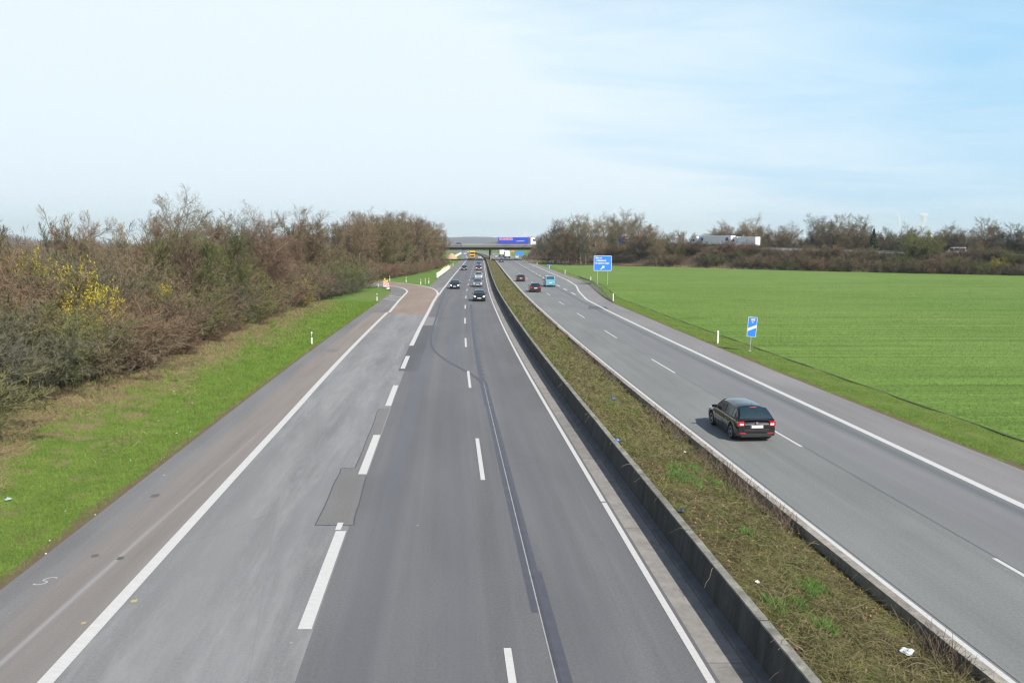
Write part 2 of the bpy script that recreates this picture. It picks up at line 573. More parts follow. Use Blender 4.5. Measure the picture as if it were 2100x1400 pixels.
class MB:
    def __init__(self):
        self.v, self.f, self.mi = [], [], []

    def add(self, vs, fs, mi=0):
        n = len(self.v)
        self.v += [tuple(p) for p in vs]
        self.f += [[n + i for i in f] for f in fs]
        self.mi += [mi] * len(fs)
        return self

    def box(self, x0, x1, y0, y1, z0, z1, mi=0, bev=0.0):
        if bev:
            b = bev
            vs, fs = [], []
            for z, k in ((z0, b), (z0 + b, 0), (z1 - b, 0), (z1, b)):
                vs += [(x0 + b, y0 + k, z), (x1 - b, y0 + k, z), (x1 - k, y0 + b, z), (x1 - k, y1 - b, z),
                       (x1 - b, y1 - k, z), (x0 + b, y1 - k, z), (x0 + k, y1 - b, z), (x0 + k, y0 + b, z)]
            for r in range(3):
                for i in range(8):
                    j = (i + 1) % 8
                    fs.append([r * 8 + i, r * 8 + j, (r + 1) * 8 + j, (r + 1) * 8 + i])
            fs.append(list(range(7, -1, -1)))
            fs.append(list(range(24, 32)))
            return self.add(vs, fs, mi)
        vs = [(x, y, z) for z in (z0, z1) for y in (y0, y1) for x in (x0, x1)]
        return self.add(vs, [[0, 2, 3, 1], [4, 5, 7, 6], [0, 1, 5, 4], [2, 6, 7, 3], [0, 4, 6, 2], [1, 3, 7, 5]], mi)

    def cyl(self, p0, p1, r0, r1=None, n=12, mi=0, cap=True):
        r1 = r0 if r1 is None else r1
        p0, p1 = Vector(p0), Vector(p1)
        d = (p1 - p0).normalized()
        a = d.orthogonal().normalized()
        b = d.cross(a)
        vs = []
        for p, r in ((p0, r0), (p1, r1)):
            for i in range(n):
                t = 2 * PI * i / n
                vs.append(p + a * (r * math.cos(t)) + b * (r * math.sin(t)))
        fs = [[i, (i + 1) % n, n + (i + 1) % n, n + i] for i in range(n)]
        if cap:
            fs += [list(range(n - 1, -1, -1)), list(range(n, 2 * n))]
        return self.add(vs, fs, mi)

    def loft(self, rings, closed=False, caps=False, mi=0):
        n = len(rings[0])
        vs = [p for r in rings for p in r]
        fs = []
        for k in range(len(rings) - 1):
            for i in range(n if closed else n - 1):
                j = (i + 1) % n
                fs.append([k * n + i, k * n + j, (k + 1) * n + j, (k + 1) * n + i])
        if caps:
            fs += [list(range(n - 1, -1, -1)), list(range((len(rings) - 1) * n, len(rings) * n))]
        return self.add(vs, fs, mi)

    def build(self, name, mat, parent=None, smooth=False, loc=None, recalc=False):
        mats = mat if isinstance(mat, (list, tuple)) else [mat]
        me = mesh_np(name, self.v, self.f, None, mats=mats, fmat=self.mi)
        if recalc:
            import bmesh
            bm = bmesh.new()
            bm.from_mesh(me)
            bmesh.ops.recalc_face_normals(bm, faces=bm.faces)
            bm.to_mesh(me)
            bm.free()
        if smooth:
            me.polygons.foreach_set('use_smooth', np.ones(len(me.polygons), dtype=bool))
        o = bpy.data.objects.new(name, me)
        COL.objects.link(o)
        if parent:
            o.parent = parent
        if loc:
            o.location = loc
        return o


def obj(name, me, parent=None, loc=None):
    o = bpy.data.objects.new(name, me)
    COL.objects.link(o)
    if parent:
        o.parent = parent
    if loc:
        o.location = loc
    return o


def copy_tree(o, parent=None):
    c = o.copy()
    COL.objects.link(c)
    if parent:
        c.parent = parent
    for ch in o.children:
        copy_tree(ch, c)
    return c


# ---------------------------------------------------------------- the ground and roads
def strip(name, offa, offb, y0, y1, z, mat, kind='structure', ys=None, nx=1):
    """sheet following the motorway between two offsets (numbers or functions of y) from its base line"""
    ys = ys or step_list(y0, y1)
    vs, uv = [], []
    for y in ys:
        a = offa(y) if callable(offa) else offa
        b = offb(y) if callable(offb) else offb
        for i in range(nx + 1):
            o_ = a + (b - a) * i / nx
            vs.append((BX(y) + o_, y, z(o_, y) if callable(z) else z))
            uv.append((o_, y))
    n = nx + 1
    fs = [[k * n + i, k * n + i + 1, (k + 1) * n + i + 1, (k + 1) * n + i] for k in range(len(ys) - 1) for i in range(nx)]
    o = obj(name, mesh_np(name, vs, fs, mat, uv=uv))
    if kind:
        o['kind'] = kind
    return o


def lerp_fn(xs, ys_):
    return lambda y: float(np.interp(y, xs, ys_))


# ground sheet
gv, gf = [], []
gys = [-300] + list(range(-56, 700, 8)) + [700]
for y in gys:
    bx = BX(max(y, -56))
    gv += [(-5600, y, -0.06), (bx + 1.15, y, -0.06), (bx + 5.25, y, -0.06), (5600, y, -0.06)]
for i in range(len(gys) - 1):
    gf += [[4 * i, 4 * i + 1, 4 * i + 5, 4 * i + 4], [4 * i + 2, 4 * i + 3, 4 * i + 7, 4 * i + 6]]
k_ = 4 * (len(gys) - 1)
gv += [(-5600, 6500, -0.06), (5600, 6500, -0.06)]
gf.append([k_, k_ + 1, k_ + 2, k_ + 3, k_ + 5, k_ + 4])
g = obj('ground', mesh_np('ground', gv, gf, M_ground))
g['kind'] = 'structure'

Y0, Y1 = -12, 1200
R_out = lerp_fn([0, 24, 37, 59, 96, 116, 136, 154, 177, 400, 430, 520], [12.6, 12.65, 12.85, 13.05, 13.1, 13.3, 14.7, 16.4, 17.2, 17.2, 17.2, 17.2])
R_edge = lerp_fn([0, 28, 47, 67, 96, 110, 122, 141, 157, 173, 310], [15.3, 15.4, 15.45, 15.6, 15.8, 15.8, 16.4, 18.3, 19.5, 19.9, 19.6])
strip('motorway_road', -7.58, 0.16, Y0, Y1, 0.0, M_main)
strip('road', 5.38, R_out, Y0, Y1, 0.0, M_right)
strip('road_shoulder', R_out, R_edge, Y0, 520, 0.0, M_rshoulder)
L_edge = lerp_fn([0, 60, 95], [-15.15, -15.25, -15.15])
strip('road_shoulder', L_edge, -12.1, Y0, 95, 0.0, M_shl)
strip('road', -12.1, -7.58, Y0, 127, -0.002, M_aux)


def polysheet(name, left, right, z, mat, kind='structure', n=60, uvf=None):
    """sheet between two polylines (world xy)"""
    def resample(p):
        p = np.array(p, float)
        t = np.r_[0, np.cumsum(np.hypot(*np.diff(p, axis=0).T))]
        t /= t[-1]
        q = np.linspace(0, 1, n)
        r = np.c_[np.interp(q, t, p[:, 0]), np.interp(q, t, p[:, 1])]
        for _ in range(3):
            r[1:-1] = (r[:-2] + 2 * r[1:-1] + r[2:]) / 4
        return r
    a, b = resample(left), resample(right)
    vs = [(x, y, z) for p, q in zip(a, b) for (x, y) in (p, q)]
    fs = [[2 * i, 2 * i + 1, 2 * i + 3, 2 * i + 2] for i in range(n - 1)]
    uv = [(v[0] - BX(v[1]), v[1]) for v in vs]
    o = obj(name, mesh_np(name, vs, fs, mat, uv=uv))
    if kind:
        o['kind'] = kind
    return o


def ribbon(name, pts, w, z, mat, kind='structure', smooth=4, n=None, w2=None):
    p = np.array(pts, float)
    t = np.r_[0, np.cumsum(np.hypot(*np.diff(p, axis=0).T))]
    n = n or max(2, int(t[-1] / 1.2))
    q = np.linspace(0, t[-1], n)
    r = np.c_[np.interp(q, t, p[:, 0]), np.interp(q, t, p[:, 1])]
    for _ in range(smooth):
        r[1:-1] = (r[:-2] + 2 * r[1:-1] + r[2:]) / 4
    d = np.gradient(r, axis=0)
    d /= np.linalg.norm(d, axis=1)[:, None]
    nrm = np.c_[d[:, 1], -d[:, 0]]
    ww = np.linspace(w, w2 if w2 else w, n)[:, None]
    a, b = r - nrm * ww / 2, r + nrm * ww / 2
    vs = [(x, y, z) for pr in zip(a, b) for (x, y) in pr]
    fs = [[2 * i, 2 * i + 1, 2 * i + 3, 2 * i + 2] for i in range(n - 1)]
    uv = [(k * w, s_) for s_ in q for k in (0, 1)]
    o = obj(name, mesh_np(name, vs, fs, mat, uv=uv))
    if kind:
        o['kind'] = kind
    return o


def off(ys_, o_):
    return [(BX(y) + o_, y) for y in ys_]


# on-ramp that joins from the left
ramp_right = [(-9.64, 95), (-10.7, 113.7), (-11.3, 127), (-12.2, 136), (-13.6, 144), (-15.5, 151), (-17.4, 156), (-22.2, 165), (-27.5, 172), (-36, 179), (-50, 186), (-70, 190)]
ramp_left = [(-14.3, 95.2), (-15.5, 113.7), (-16.4, 127), (-17.0, 135.6), (-18.1, 142), (-19.6, 147.4), (-22.1, 153), (-26.5, 158.5), (-31, 163), (-39, 168), (-52, 173), (-71, 176)]
ramp_edge = [(-16.9, 95), (-18.4, 118), (-19.2, 131), (-20.3, 140), (-22.2, 147), (-25, 152), (-28.5, 156), (-33, 159), (-41, 163), (-53, 167), (-72, 169.5)]
polysheet('ramp_road', ramp_left, ramp_right, 0.004, M_ramp)
polysheet('ramp_shoulder', ramp_edge, ramp_left, 0.002, M_shl2)
# far shoulder beyond the nose of the ramp
strip('road_shoulder', -10.6, -7.58, 132, 900, 0.002, M_shl2)
nose_l = [(-12.6, 138), (-14.2, 145.8), (-16.1, 153)]
polysheet('road', [(-11.6, 127), (-12.4, 135.6), (-13.7, 144), (-15.4, 150.6)], off([127, 136, 144, 152], -7.6), 0.001, M_shl2, n=12)

# edges of bare dirt along the pavement
_rng = random.Random(5)


def wav(a, k, ph):
    return lambda y: a + 0.12 * math.sin(y * k + ph) + 0.08 * math.sin(y * 2.7 * k + ph * 2)


strip('dirt_edge', wav(-15.50, 0.9, 1), -15.1, Y0, 93, 0.006, M_dirt)
strip('dirt_edge', lambda y: R_edge(y) - 0.05, lambda y: R_edge(y) + 0.35 + 0.15 * math.sin(y * 0.7) + 0.08 * math.sin(y * 2.3), Y0, 330, -0.012, M_dirt)

# terrain beside the left carriageway
def lz(o_, y):
    d = -15.2 - o_
    k = max(0.0, min(1.0, (112 - y) / 40))
    z = -0.01 + k * (0.015 * math.sin(min(d, 3) / 3 * PI) * -1.0 + 0.55 * max(0.0, min(1.0, (d - 2.5) / 8)))
    return z + k * (0.05 * math.sin(o_ * 2.1 + y * 0.6) + 0.04 * math.sin(y * 1.1 + o_) + 0.02 * math.sin(3 * y + 2 * o_)) * max(0.0, min(1, (d - 1.0) / 3.0))


strip('grass_verge', -42, lambda y: L_edge(y) - 0.02, Y0, 112, lz, M_verge, nx=40, ys=[-12 + .5 * k for k in range(249)])
# field on the right
M_verge2 = groundmat('right_verge_grass', [GREEN1, GREEN2], 0.8, second=((0.18, 0.17, 0.06), 0.5, 0.52, 0.66, 0.3), bump=0.5)
strip('grass_verge', lambda y: R_edge(y), lambda y: max(18.5, R_edge(y) + 2.2), Y0, 320, lambda o_, y: -0.03 + 0.03 * math.sin(y * 0.9 + o_ * 2), M_verge2, nx=4)
furrow = lambda y: max(18.5, R_edge(y) + 2.2)
strip('furrow', lambda y: furrow(y) - 0.08 - 0.05 * math.sin(y * 0.8), lambda y: furrow(y) + 0.06 + 0.07 * math.sin(y * 1.3), Y0, 300, -0.0, simple('furrow_earth', (0.070, 0.105, 0.028), 0.95, var=0.3), nx=1)
fv = []
fy = list(range(-12, 330, 6))
for y in fy:
    fv += [(BX(y) + furrow(y), y, -0.02), (BX(y) + 420, y, -0.02)]
ff = [[2 * i, 2 * i + 1, 2 * i + 3, 2 * i + 2] for i in range(len(fy) - 1)]
fo = obj('field', mesh_np('field', fv, ff, M_field))
fo['kind'] = 'structure'

# ------------------------------------------------ markings
ZM = 0.006


def line(o_, w, y0, y1, mat=M_paint, z=ZM, name='road_marking'):
    a = (lambda y: o_(y) - w / 2) if callable(o_) else o_ - w / 2
    b = (lambda y: o_(y) + w / 2) if callable(o_) else o_ + w / 2
    return strip(name, a, b, y0, y1, z, mat)


gap = 24.9
line(0.0, 0.15, Y0, gap - .05)
line(0.0, 0.15, gap + .05, 520)
line(lerp_fn([0, 39, 95], [-12.1, -12.15, -12.5]), 0.30, Y0, 95)
ribbon('road_marking', [(-14.05, 95)] + ramp_left[1:], 0.32, ZM + 0.004, M_paint, n=80)
ribbon('road_marking', off([64, 75, 85, 95], -7.85) + ramp_right[1:], 0.34, ZM + 0.004, M_paint, n=110)
line(lerp_fn([125, 150, 340], [-7.8, -7.75, -7.6]), 0.30, 127, 520)
for k in range(0, 30):           # beyond the bridge
    pass
for y in (-7.6, 4.4, 16.4, 28.0, 40.1, 52.2):
    line(-7.76, 0.29, y, y + 5.9, z=ZM + 0.001)
line(-7.86, 0.16, 22.4, 23.0, M_paintw)
ds = [-9.0, 9.6, 27.3, 45.2, 63.2] + [81.8 + 18.4 * k for k in range(24)]
for y in ds:
    line(-3.62, 0.15, y, y + 6.0)
# right carriageway
line(5.47, 0.13, Y0, 520)
ds = [-5.0, 13.9, 32.1 - 0.2, 50.4, 69.2] + [87.8 + 18.8 * k for k in range(24)]
for i, y in enumerate(ds):
    line(9.05, 0.13, y, y + (6.2 if i != 1 else 6.4))
line(R_out, 0.30, Y0, 400)
for k in range(22):
    y = 127 + 12 * k
    line(13.1, 0.28, y, y + 6)
# hatching by the ramp nose and on its shoulder
for (a, b) in (((595, 1163), (855, 1197)), ((645, 1135), (905, 1166)), ((690, 1108), (935, 1137))):
    p, q = G(720 + a[0] / 8.75, 480 + a[1] / 8.75), G(720 + b[0] / 8.75, 480 + b[1] / 8.75)
    ribbon('road_marking', [p, q], 0.30, ZM + 0.003, M_paint, smooth=0, n=2)
for (a, b) in (((1545, 975), (1630, 983)), ((1500, 962), (1655, 966)), ((1450, 938), (1680, 940)), ((1545, 1000), (1600, 1005))):
    p, q = G(720 + a[0] / 8.75, 480 + a[1] / 8.75), G(720 + b[0] / 8.75, 480 + b[1] / 8.75)
    ribbon('road_marking', [p, q], 0.30, ZM + 0.003, M_paint, smooth=0, n=2)

# letter S and paint daubs on the left shoulder
M_chalk = simple('sprayed_paint', (0.40, 0.40, 0.385), 0.8, var=0.2)
M_ydaub = simple('yellow_sprayed_paint', (0.40, 0.34, 0.18), 0.8, var=0.2)
sp_ = []
cx, cy = G(93, 1191)
for i in range(21):
    t = i / 10
    if t <= 1:
        ang = math.radians(25 + 245 * t)
        q = (0.12 * math.cos(ang), 0.10 + 0.10 * math.sin(ang))
    else:
        ang = math.radians(90 - 245 * (t - 1))
        q = (0.12 * math.cos(ang), -0.10 + 0.10 * math.sin(ang))
    sp_.append((cx + q[0] + 0.5 * q[1], cy + q[1] * 1.1))
ribbon('road_marking', sp_[::-1], 0.045, ZM, M_chalk, smooth=1, n=30)
for (x, y, s) in ((275, 1232, 0.085), (172, 1277, 0.06)):
    X, Y = G(x, y)
    vs = [(X + s * r * math.cos(a), Y + 1.6 * s * r * math.sin(a), ZM) for a, r in zip(np.linspace(0, 2 * PI, 11)[:-1], (1, .6, 1.1, .5, .9, 1.2, .6, 1, .5, .8))]
    o = obj('road_marking', mesh_np('daub', vs, [list(range(10))], M_ydaub))
    o['kind'] = 'structure'
M_oil = simple('oil_stain', (0.115, 0.108, 0.102), 0.6, var=0.2)
for (x, y, sx, sy) in ((318, 1016, .14, .2), (247, 1144, .09, .14), (195, 1139, .1, .12), (1240 + 680, 100000, .1, .1)):
    if y > 2000:
        continue
    X, Y = G(x, y)
    vs = [(X + sx * r * math.cos(a), Y + sy * r * math.sin(a), ZM - .002) for a, r in zip(np.linspace(0, 2 * PI, 13)[:-1], (1, .8, 1.1, .9, .9, 1.2, .8, 1, .9, .8, 1, 1))]
    o = obj('oil_stain', mesh_np('stain', vs, [list(range(12))], M_oil))
    o['kind'] = 'structure'

# patches and sealed joints
polysheet('road_patch', [G(650, 1076), G(700, 961)], [G(724, 1076), G(756, 961)], 0.003, M_patchm, n=6)
polysheet('road_patch', [G(729, 961), G(778, 838)], [G(756, 961), G(799, 838)], 0.0035, M_patchm, n=6)
for pl in ([G(722, 1077), G(648, 1076), G(700, 960), G(729, 960), G(777, 838), G(796, 837)],
           [G(724, 1077), G(752, 975)]):
    p2 = []
    for a, b in zip(pl[:-1], pl[1:]):
        nseg = 8
        for i in range(nseg):
            t = i / nseg
            p2.append((a[0] + (b[0] - a[0]) * t + _rng.uniform(-.02, .02), a[1] + (b[1] - a[1]) * t + _rng.uniform(-.03, .03)))
    p2.append(pl[-1])
    ribbon('sealed_joint', p2, 0.035, 0.0055, M_seal, smooth=0, n=len(p2) * 6)
# darker relaid rectangle with straight edges near the end of the solid line
polysheet('road_patch', off([51.3, 64, 79.8], -7.98), off([51.3, 64, 79.8], -6.75), 0.003, M_patchd, n=10)
polysheet('road_patch', off([80, 84, 89], -7.6), off([80, 84, 89], -6.5), 0.0032, M_rshoulder, n=6)
# centre joint with its dark band
strip('sealed_joint', -2.79, -2.52, Y0, 19.5, 0.0030, M_sealb)
strip('sealed_joint', -2.98, -2.60, 17.2, 47, 0.0034, M_sealb)
strip('sealed_joint', -3.02, -2.78, 40, 108, 0.0036, M_sealb)
strip('sealed_joint', -2.825, -2.795, Y0, 47, 0.0050, simple('joint_pale', (0.30, 0.30, 0.29), 0.8))
strip('sealed_joint', -2.79, -2.72, Y0, 48, 0.0046, M_seal)
y = 47.0
while y < 108:
    strip('sealed_joint', -2.98 + _rng.uniform(-.03, .03), -2.66 + _rng.uniform(-.03, .03), y, y + _rng.uniform(0.35, .8), 0.0050, M_seal)
    y += _rng.uniform(1.2, 2.2)
crk = [G(x, y) for x, y in ((990, 788), (976, 772), (958, 762), (935, 750), (912, 737), (895, 724), (885, 710), (883, 695), (887, 675), (895, 650), (903, 622), (910, 606), (912, 600), (908, 596), (899, 597))]
ribbon('sealed_joint', crk, 0.18, 0.0052, M_seal, smooth=2, n=90)
ribbon('sealed_joint', [G(x, y) for x, y in ((938, 549), (948, 556), (958, 563), (962, 566))], 0.12, 0.0052, M_sealb, n=20)
# right carriageway: lane joint and patch smudges
strip('sealed_joint', 9.13, 9.155, Y0, 140, 0.003, M_seal)
strip('sealed_joint', 5.60, 5.625, Y0, 140, 0.003, M_seal)
polysheet('road_patch', [G(1206, 634), G(1208, 627)], [G(1247, 634), G(1244, 629)], 0.003, M_patchd, n=4)
polysheet('road_patch', [G(632, 722), G(640, 716)], [G(690, 722), G(698, 716)], 0.003, M_shl2, n=4)
# ------------------------------------------------ median
strip('gutter', 0.16, 1.02, Y0, 520, 0.001, M_gutter)


def prism_strip(name, prof, y0, y1, mat, label, cat, kind=None, ys=None, closed=True):
    """sweep a cross-section (offset, z) along the motorway"""
    ys = ys or step_list(y0, y1)
    m = MB()
    m.loft([[(BX(y) + o_, y, z) for (o_, z) in prof] for y in ys], closed=closed, caps=closed)
    o = m.build(name, mat, recalc=True)
    if kind:
        o['kind'] = kind
    else:
        tag(o, label, cat)
    return o


wall = empty('retaining_wall')
tag(wall, 'long low dark concrete retaining wall holding up the planted median', 'wall')
prism = MB()
WY = step_list(Y0, 700)
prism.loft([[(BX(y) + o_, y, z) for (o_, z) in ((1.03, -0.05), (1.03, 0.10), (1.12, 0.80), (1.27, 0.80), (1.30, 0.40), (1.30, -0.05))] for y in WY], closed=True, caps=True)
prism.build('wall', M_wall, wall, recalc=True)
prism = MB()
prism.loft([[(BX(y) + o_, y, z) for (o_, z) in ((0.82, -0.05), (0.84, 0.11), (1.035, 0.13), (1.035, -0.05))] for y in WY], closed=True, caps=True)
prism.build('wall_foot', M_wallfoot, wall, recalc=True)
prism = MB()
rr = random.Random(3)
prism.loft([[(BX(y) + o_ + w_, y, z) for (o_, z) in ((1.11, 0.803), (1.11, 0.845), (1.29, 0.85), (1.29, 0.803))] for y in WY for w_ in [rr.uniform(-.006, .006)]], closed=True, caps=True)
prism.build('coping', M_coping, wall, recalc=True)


def mz(o_, y):
    t = (o_ - 1.3) / (5.14 - 1.3)
    t = max(0, min(1, t))
    z = 0.80 * (1 - t) ** 1.1 + (-0.24) * t - 0.02
    z += 0.07 * math.sin(t * PI) + 0.05 * math.sin(y * 0.8 + o_ * 1.7) * math.sin(t * PI) + 0.03 * math.sin(y * 2.3 - o_ * 2.9) * math.sin(t * PI)
    return z


strip('median_soil', 1.28, 5.15, Y0, 700, mz, M_soil, nx=12, ys=[-12 + .4 * k for k in range(480)] + [180 + 4 * k for k in range(131)])
kerb = prism_strip('median_kerb', ((5.14, -0.45), (5.14, 0.035), (5.39, 0.02), (5.39, -0.45)), Y0, 700, M_strip,
                   'narrow concrete kerb beam between the median planting and the right carriageway', 'kerb')

# ================================================================ vehicles
M_tyre = simple('tyre_rubber', (0.02, 0.02, 0.02), 0.8, var=0.2)
M_rim = simple('rim_alloy', (0.52, 0.53, 0.55), 0.4, metal=0.2, var=0.1)
M_glass = glassm('car_glass', (0.012, 0.03, 0.036))
M_glassb = glassm('car_glass_light', (0.035, 0.055, 0.065), 0.05)
M_black = simple('black_plastic', (0.02, 0.02, 0.021), 0.6)
M_red = simple('tail_lamp_red', (0.42, 0.010, 0.012), 0.2, coat=0.6, emit=0.12)
M_clear = simple('lamp_clear', (0.75, 0.75, 0.75), 0.15, coat=0.5)
M_headon = simple('head_lamp_lit', (1.0, 0.97, 0.9), 0.15, coat=0.5, emit=1.2)
M_plate = simple('number_plate', (0.72, 0.73, 0.74), 0.4, var=0.03)
M_pblue = simple('plate_blue_band', (0.03, 0.08, 0.45), 0.4)
M_chrome = simple('chrome_trim', (0.6, 0.6, 0.62), 0.2, metal=0.9, var=0.05)
PAINTS = {}


def car_paint(name, rgb, metal=0.25, rough=0.32):
    if name not in PAINTS:
        PAINTS[name] = simple('paint_' + name, rgb, rough, metal=metal, coat=0.8, var=0.05)
    return PAINTS[name]


def wheel(parent, x, y, r, wd, side, rimmat=M_rim, spokes=5):
    prof = [(-.5, .62), (-.5, .90), (-.40, .985), (-.2, 1.0), (.2, 1.0), (.40, .985), (.5, .90), (.5, .62)]
    n = 24
    rings = []
    for (a, b) in prof:
        rings.append([(a * wd, b * r * math.cos(2 * PI * i / n), b * r * math.sin(2 * PI * i / n)) for i in range(n)])
    m = MB().loft(rings, closed=True, caps=True)
    w = m.build('wheel', M_tyre, parent, smooth=False, loc=(x, y, r))
    k = MB()
    xo = side * (wd * .5 + .004)
    R2 = r * .64
    k.cyl((xo - side * .03, 0, 0), (xo, 0, 0), R2 * .28, n=12)
    for s in range(spokes):
        a = 2 * PI * s / spokes
        ca, sa = math.cos(a), math.sin(a)
        for t0, t1, w0, w1 in ((.15, 1.0, .20, .13),):
            p = [(xo - side * .01, R2 * (t * ca - q * sa), R2 * (t * sa + q * ca)) for t, q in ((t0, -w0), (t1, -w1), (t1, w1), (t0, w0))]
            k.add(p + [(a_ - side * .02, b_, c_) for (a_, b_, c_) in p], [[0, 1, 2, 3], [4, 5, 6, 7], [0, 1, 5, 4], [2, 3, 7, 6]])
    ring = []
    for (dx, rr_) in ((-.03, .90), (0, .93), (0, 1.04), (-.03, 1.06)):
        ring.append([(xo + side * dx, R2 * rr_ * math.cos(2 * PI * i / n), R2 * rr_ * math.sin(2 * PI * i / n)) for i in range(n)])
    k.loft(ring, closed=True)
    k.build('rim', rimmat, w, recalc=True)
    return w


def make_car(name, label, cat, paint, style='hatch', L=4.3, Wd=1.72, Ht=1.46, lit=False, glass=None, group=None,
             rimmat=None, detail=False):
    """car centred on x = 0, rear bumper at y = 0, facing +y"""
    glass = glass or M_glass
    root = empty(name)
    tag(root, label, cat, group)
    hw = Wd / 2
    R, wd = 0.315, 0.20
    yr, yf = 0.175 * L, 0.79 * L
    zb0 = 0.19
    belt = Ht * 0.645
    if style == 'hatch':
        top = [(0, .80), (.02, .93), (.06, .99), (.70, .985), (.80, .90), (.92, .80), (.975, .68), (1, .52)]
        roof = [(.014, 0.0), (.06, .42), (.115, .80), (.155, .90), (.25, .965), (.42, 1.0), (.52, .985), (.58, .92), (.69, .42), (.755, 0)]
    elif style == 'sedan':
        top = [(0, .78), (.015, .95), (.03, 1.03), (.16, 1.04), (.70, .985), (.80, .90), (.92, .80), (.975, .68), (1, .52)]
        roof = [(.13, 0.0), (.20, .48), (.27, .88), (.34, .97), (.44, 1.0), (.53, .985), (.58, .93), (.70, .42), (.76, 0)]
    elif style == 'van':
        top = [(0, .85), (.01, .97), (.05, 1.0), (.82, .99), (.88, .90), (.96, .74), (.985, .62), (1, .5)]
        roof = [(.004, 0.0), (.018, .60), (.035, .93), (.07, .985), (.30, 1.0), (.60, 1.0), (.70, .96), (.74, .90), (.83, .35), (.88, 0)]
        belt = Ht * 0.54
        R = 0.34
    tx, tz = zip(*top)
    rx, rz_ = zip(*roof)
    ztop = lambda t: np.interp(t, tx, tz) * belt
    zroof = lambda t: belt - 0.03 + np.interp(t, rx, rz_) * (Ht - belt + 0.03)
    ys_ = sorted(set([0, .006, .02, .04, .07, .10] + [yr / L + R * 1.17 / L * math.cos(a) for a in np.linspace(0, PI, 11)]
                     + [yf / L + R * 1.17 / L * math.cos(a) for a in np.linspace(0, PI, 11)] + [.3, .4, .5, .6, .94, .965, .985, .995, 1.0]))
    ys_ = [t for t in ys_ if 0 <= t <= 1]
    body = MB()
    rings = []
    for t in ys_:
        y = t * L
        w = hw * (1 - 0.16 * max(0, (t - .86) / .14) ** 2.2 - 0.10 * max(0, (.10 - t) / .10) ** 2.2)
        zb = zb0 + .05 * max(0, (t - .93) / .07) + .08 * max(0, (.05 - t) / .05)
        arch = 0
        for yc in (yr, yf):
            d = abs(y - yc)
            if d < R * 1.17 - 1e-6:
                arch = max(arch, R + math.sqrt((R * 1.17) ** 2 - d * d))
        za = max(zb, arch)
        zt = ztop(t)
        mid = max(za + .02, .30 + 0 * t)
        sh = max(za + .05, zt * .72)
        pts = [(w * .80, za if arch else zb), (w * .93, za + .0), (w * .985, mid), (w, sh), (w * .975, max(sh + .02, zt * .88)), (w * .93, zt * .965), (w * .82, zt), (w * .4, zt + .018), (0, zt + .024)]
        ring = [(-a, y, z) for (a, z) in pts] + [(a, y, z) for (a, z) in pts[-2::-1]]
        rings.append(ring)
    body.loft(rings, caps=False)
    n = len(rings[0])
    body.add(rings[0], [list(range(n))])
    body.add(rings[-1], [list(range(n))[::-1]])
    # greenhouse shell
    hwb, hwt = hw * .90, hw * (.66 if style != 'van' else .82)
    wat = lambda z: hwb + (hwt - hwb) * max(0, min(1, (z - belt) / (Ht - belt)))
    rr2 = []
    ts = sorted(set(list(rx) + [.03, .045, .07, .12, .2, .3, .35, .38, .48, .55, .61, .64, .67, .73] if style != 'van' else list(rx) + [.01, .15, .2, .4, .5, .78, .8, .85]))
    ts = [t for t in ts if rx[0] <= t <= rx[-1]]
    for t in ts:
        zr = zroof(t)
        y = t * L
        zc = belt - 0.03
        z1 = zc + (zr - zc) * .5
        z2 = zc + max(0, zr - zc - .07) if zr - zc > .14 else zc + (zr - zc) * .5
        w1, w2 = wat(z1), wat(zr)
        pts = [(wat(zc), zc), (w1, z1), (wat(z2), max(z1, z2)), (w2 * .93, zr - .035 * min(1, (zr - zc) / .2)), (w2 * .74, zr), (w2 * .4, zr + .026), (0, zr + .034)]
        rr2.append([(-a, y, z) for (a, z) in pts] + [(a, y, z) for (a, z) in pts[-2::-1]])
    body.loft(rr2)
    b = body.build('body', paint, root, smooth=True, recalc=False)
    es = b.modifiers.new('edge', 'EDGE_SPLIT')
    es.split_angle = math.radians(38)
    # underbody
    MB().box(-hw * .72, hw * .72, .12 * L, .93 * L, .17, .55).build('underbody', M_black, root)
    if style == 'hatch' and detail:
        lip = MB()
    # panes
    def pane_across(t0, t1, inset, nm='window', k=.80, dz=.012):
        m = MB()
        rg = []
        for t in np.linspace(t0, t1, 7):
            zr = zroof(t)
            w2 = wat(zr) * k - inset
            slope = (zroof(t + .004) - zroof(t - .004)) / (.008 * L)
            nrm = Vector((0, -slope, 1)).normalized() * dz
            rg.append([(u * w2, t * L + nrm.y, zr + .030 * (1 - u * u) + nrm.z) for u in (-1, -.5, 0, .5, 1)])
        m.loft(rg)
        return m.build(nm, glass, root, smooth=True)
    if style == 'hatch':
        pane_across(.026, .128, 0.0, 'rear_window', .92)
        pane_across(.595, .745, 0.0, 'windscreen', .92)
        spans = [(.135, .20, .6), (.21, .40, 0), (.42, .65, 0)]
    elif style == 'sedan':
        pane_across(.145, .275, 0.0, 'rear_window', .90)
        pane_across(.595, .745, 0.0, 'windscreen', .92)
        spans = [(.19, .27, 0), (.28, .43, 0), (.45, .66, 0)]
    else:
        pane_across(.012, .033, 0.0, 'rear_window', .84, .02)
        pane_across(.75, .865, 0.0, 'windscreen', .92)
        spans = [(.05, .28, 0), (.30, .54, 0), (.57, .76, 0)]
    for (a, c, q) in spans:
        for sd in (-1, 1):
            m = MB()
            rg = []
            for t in np.linspace(a, c, 8):
                zl = belt + .035
                zh = max(zl + .012, min(zroof(t) - .085, Ht - .13) if zroof(t) - belt > .14 else zl + .012)
                rg.append([(sd * (wat(z) + .012), t * L, z) for z in np.linspace(zl, zh, 4)])
            m.loft(rg)
            m.build('side_window', glass, root, smooth=True)
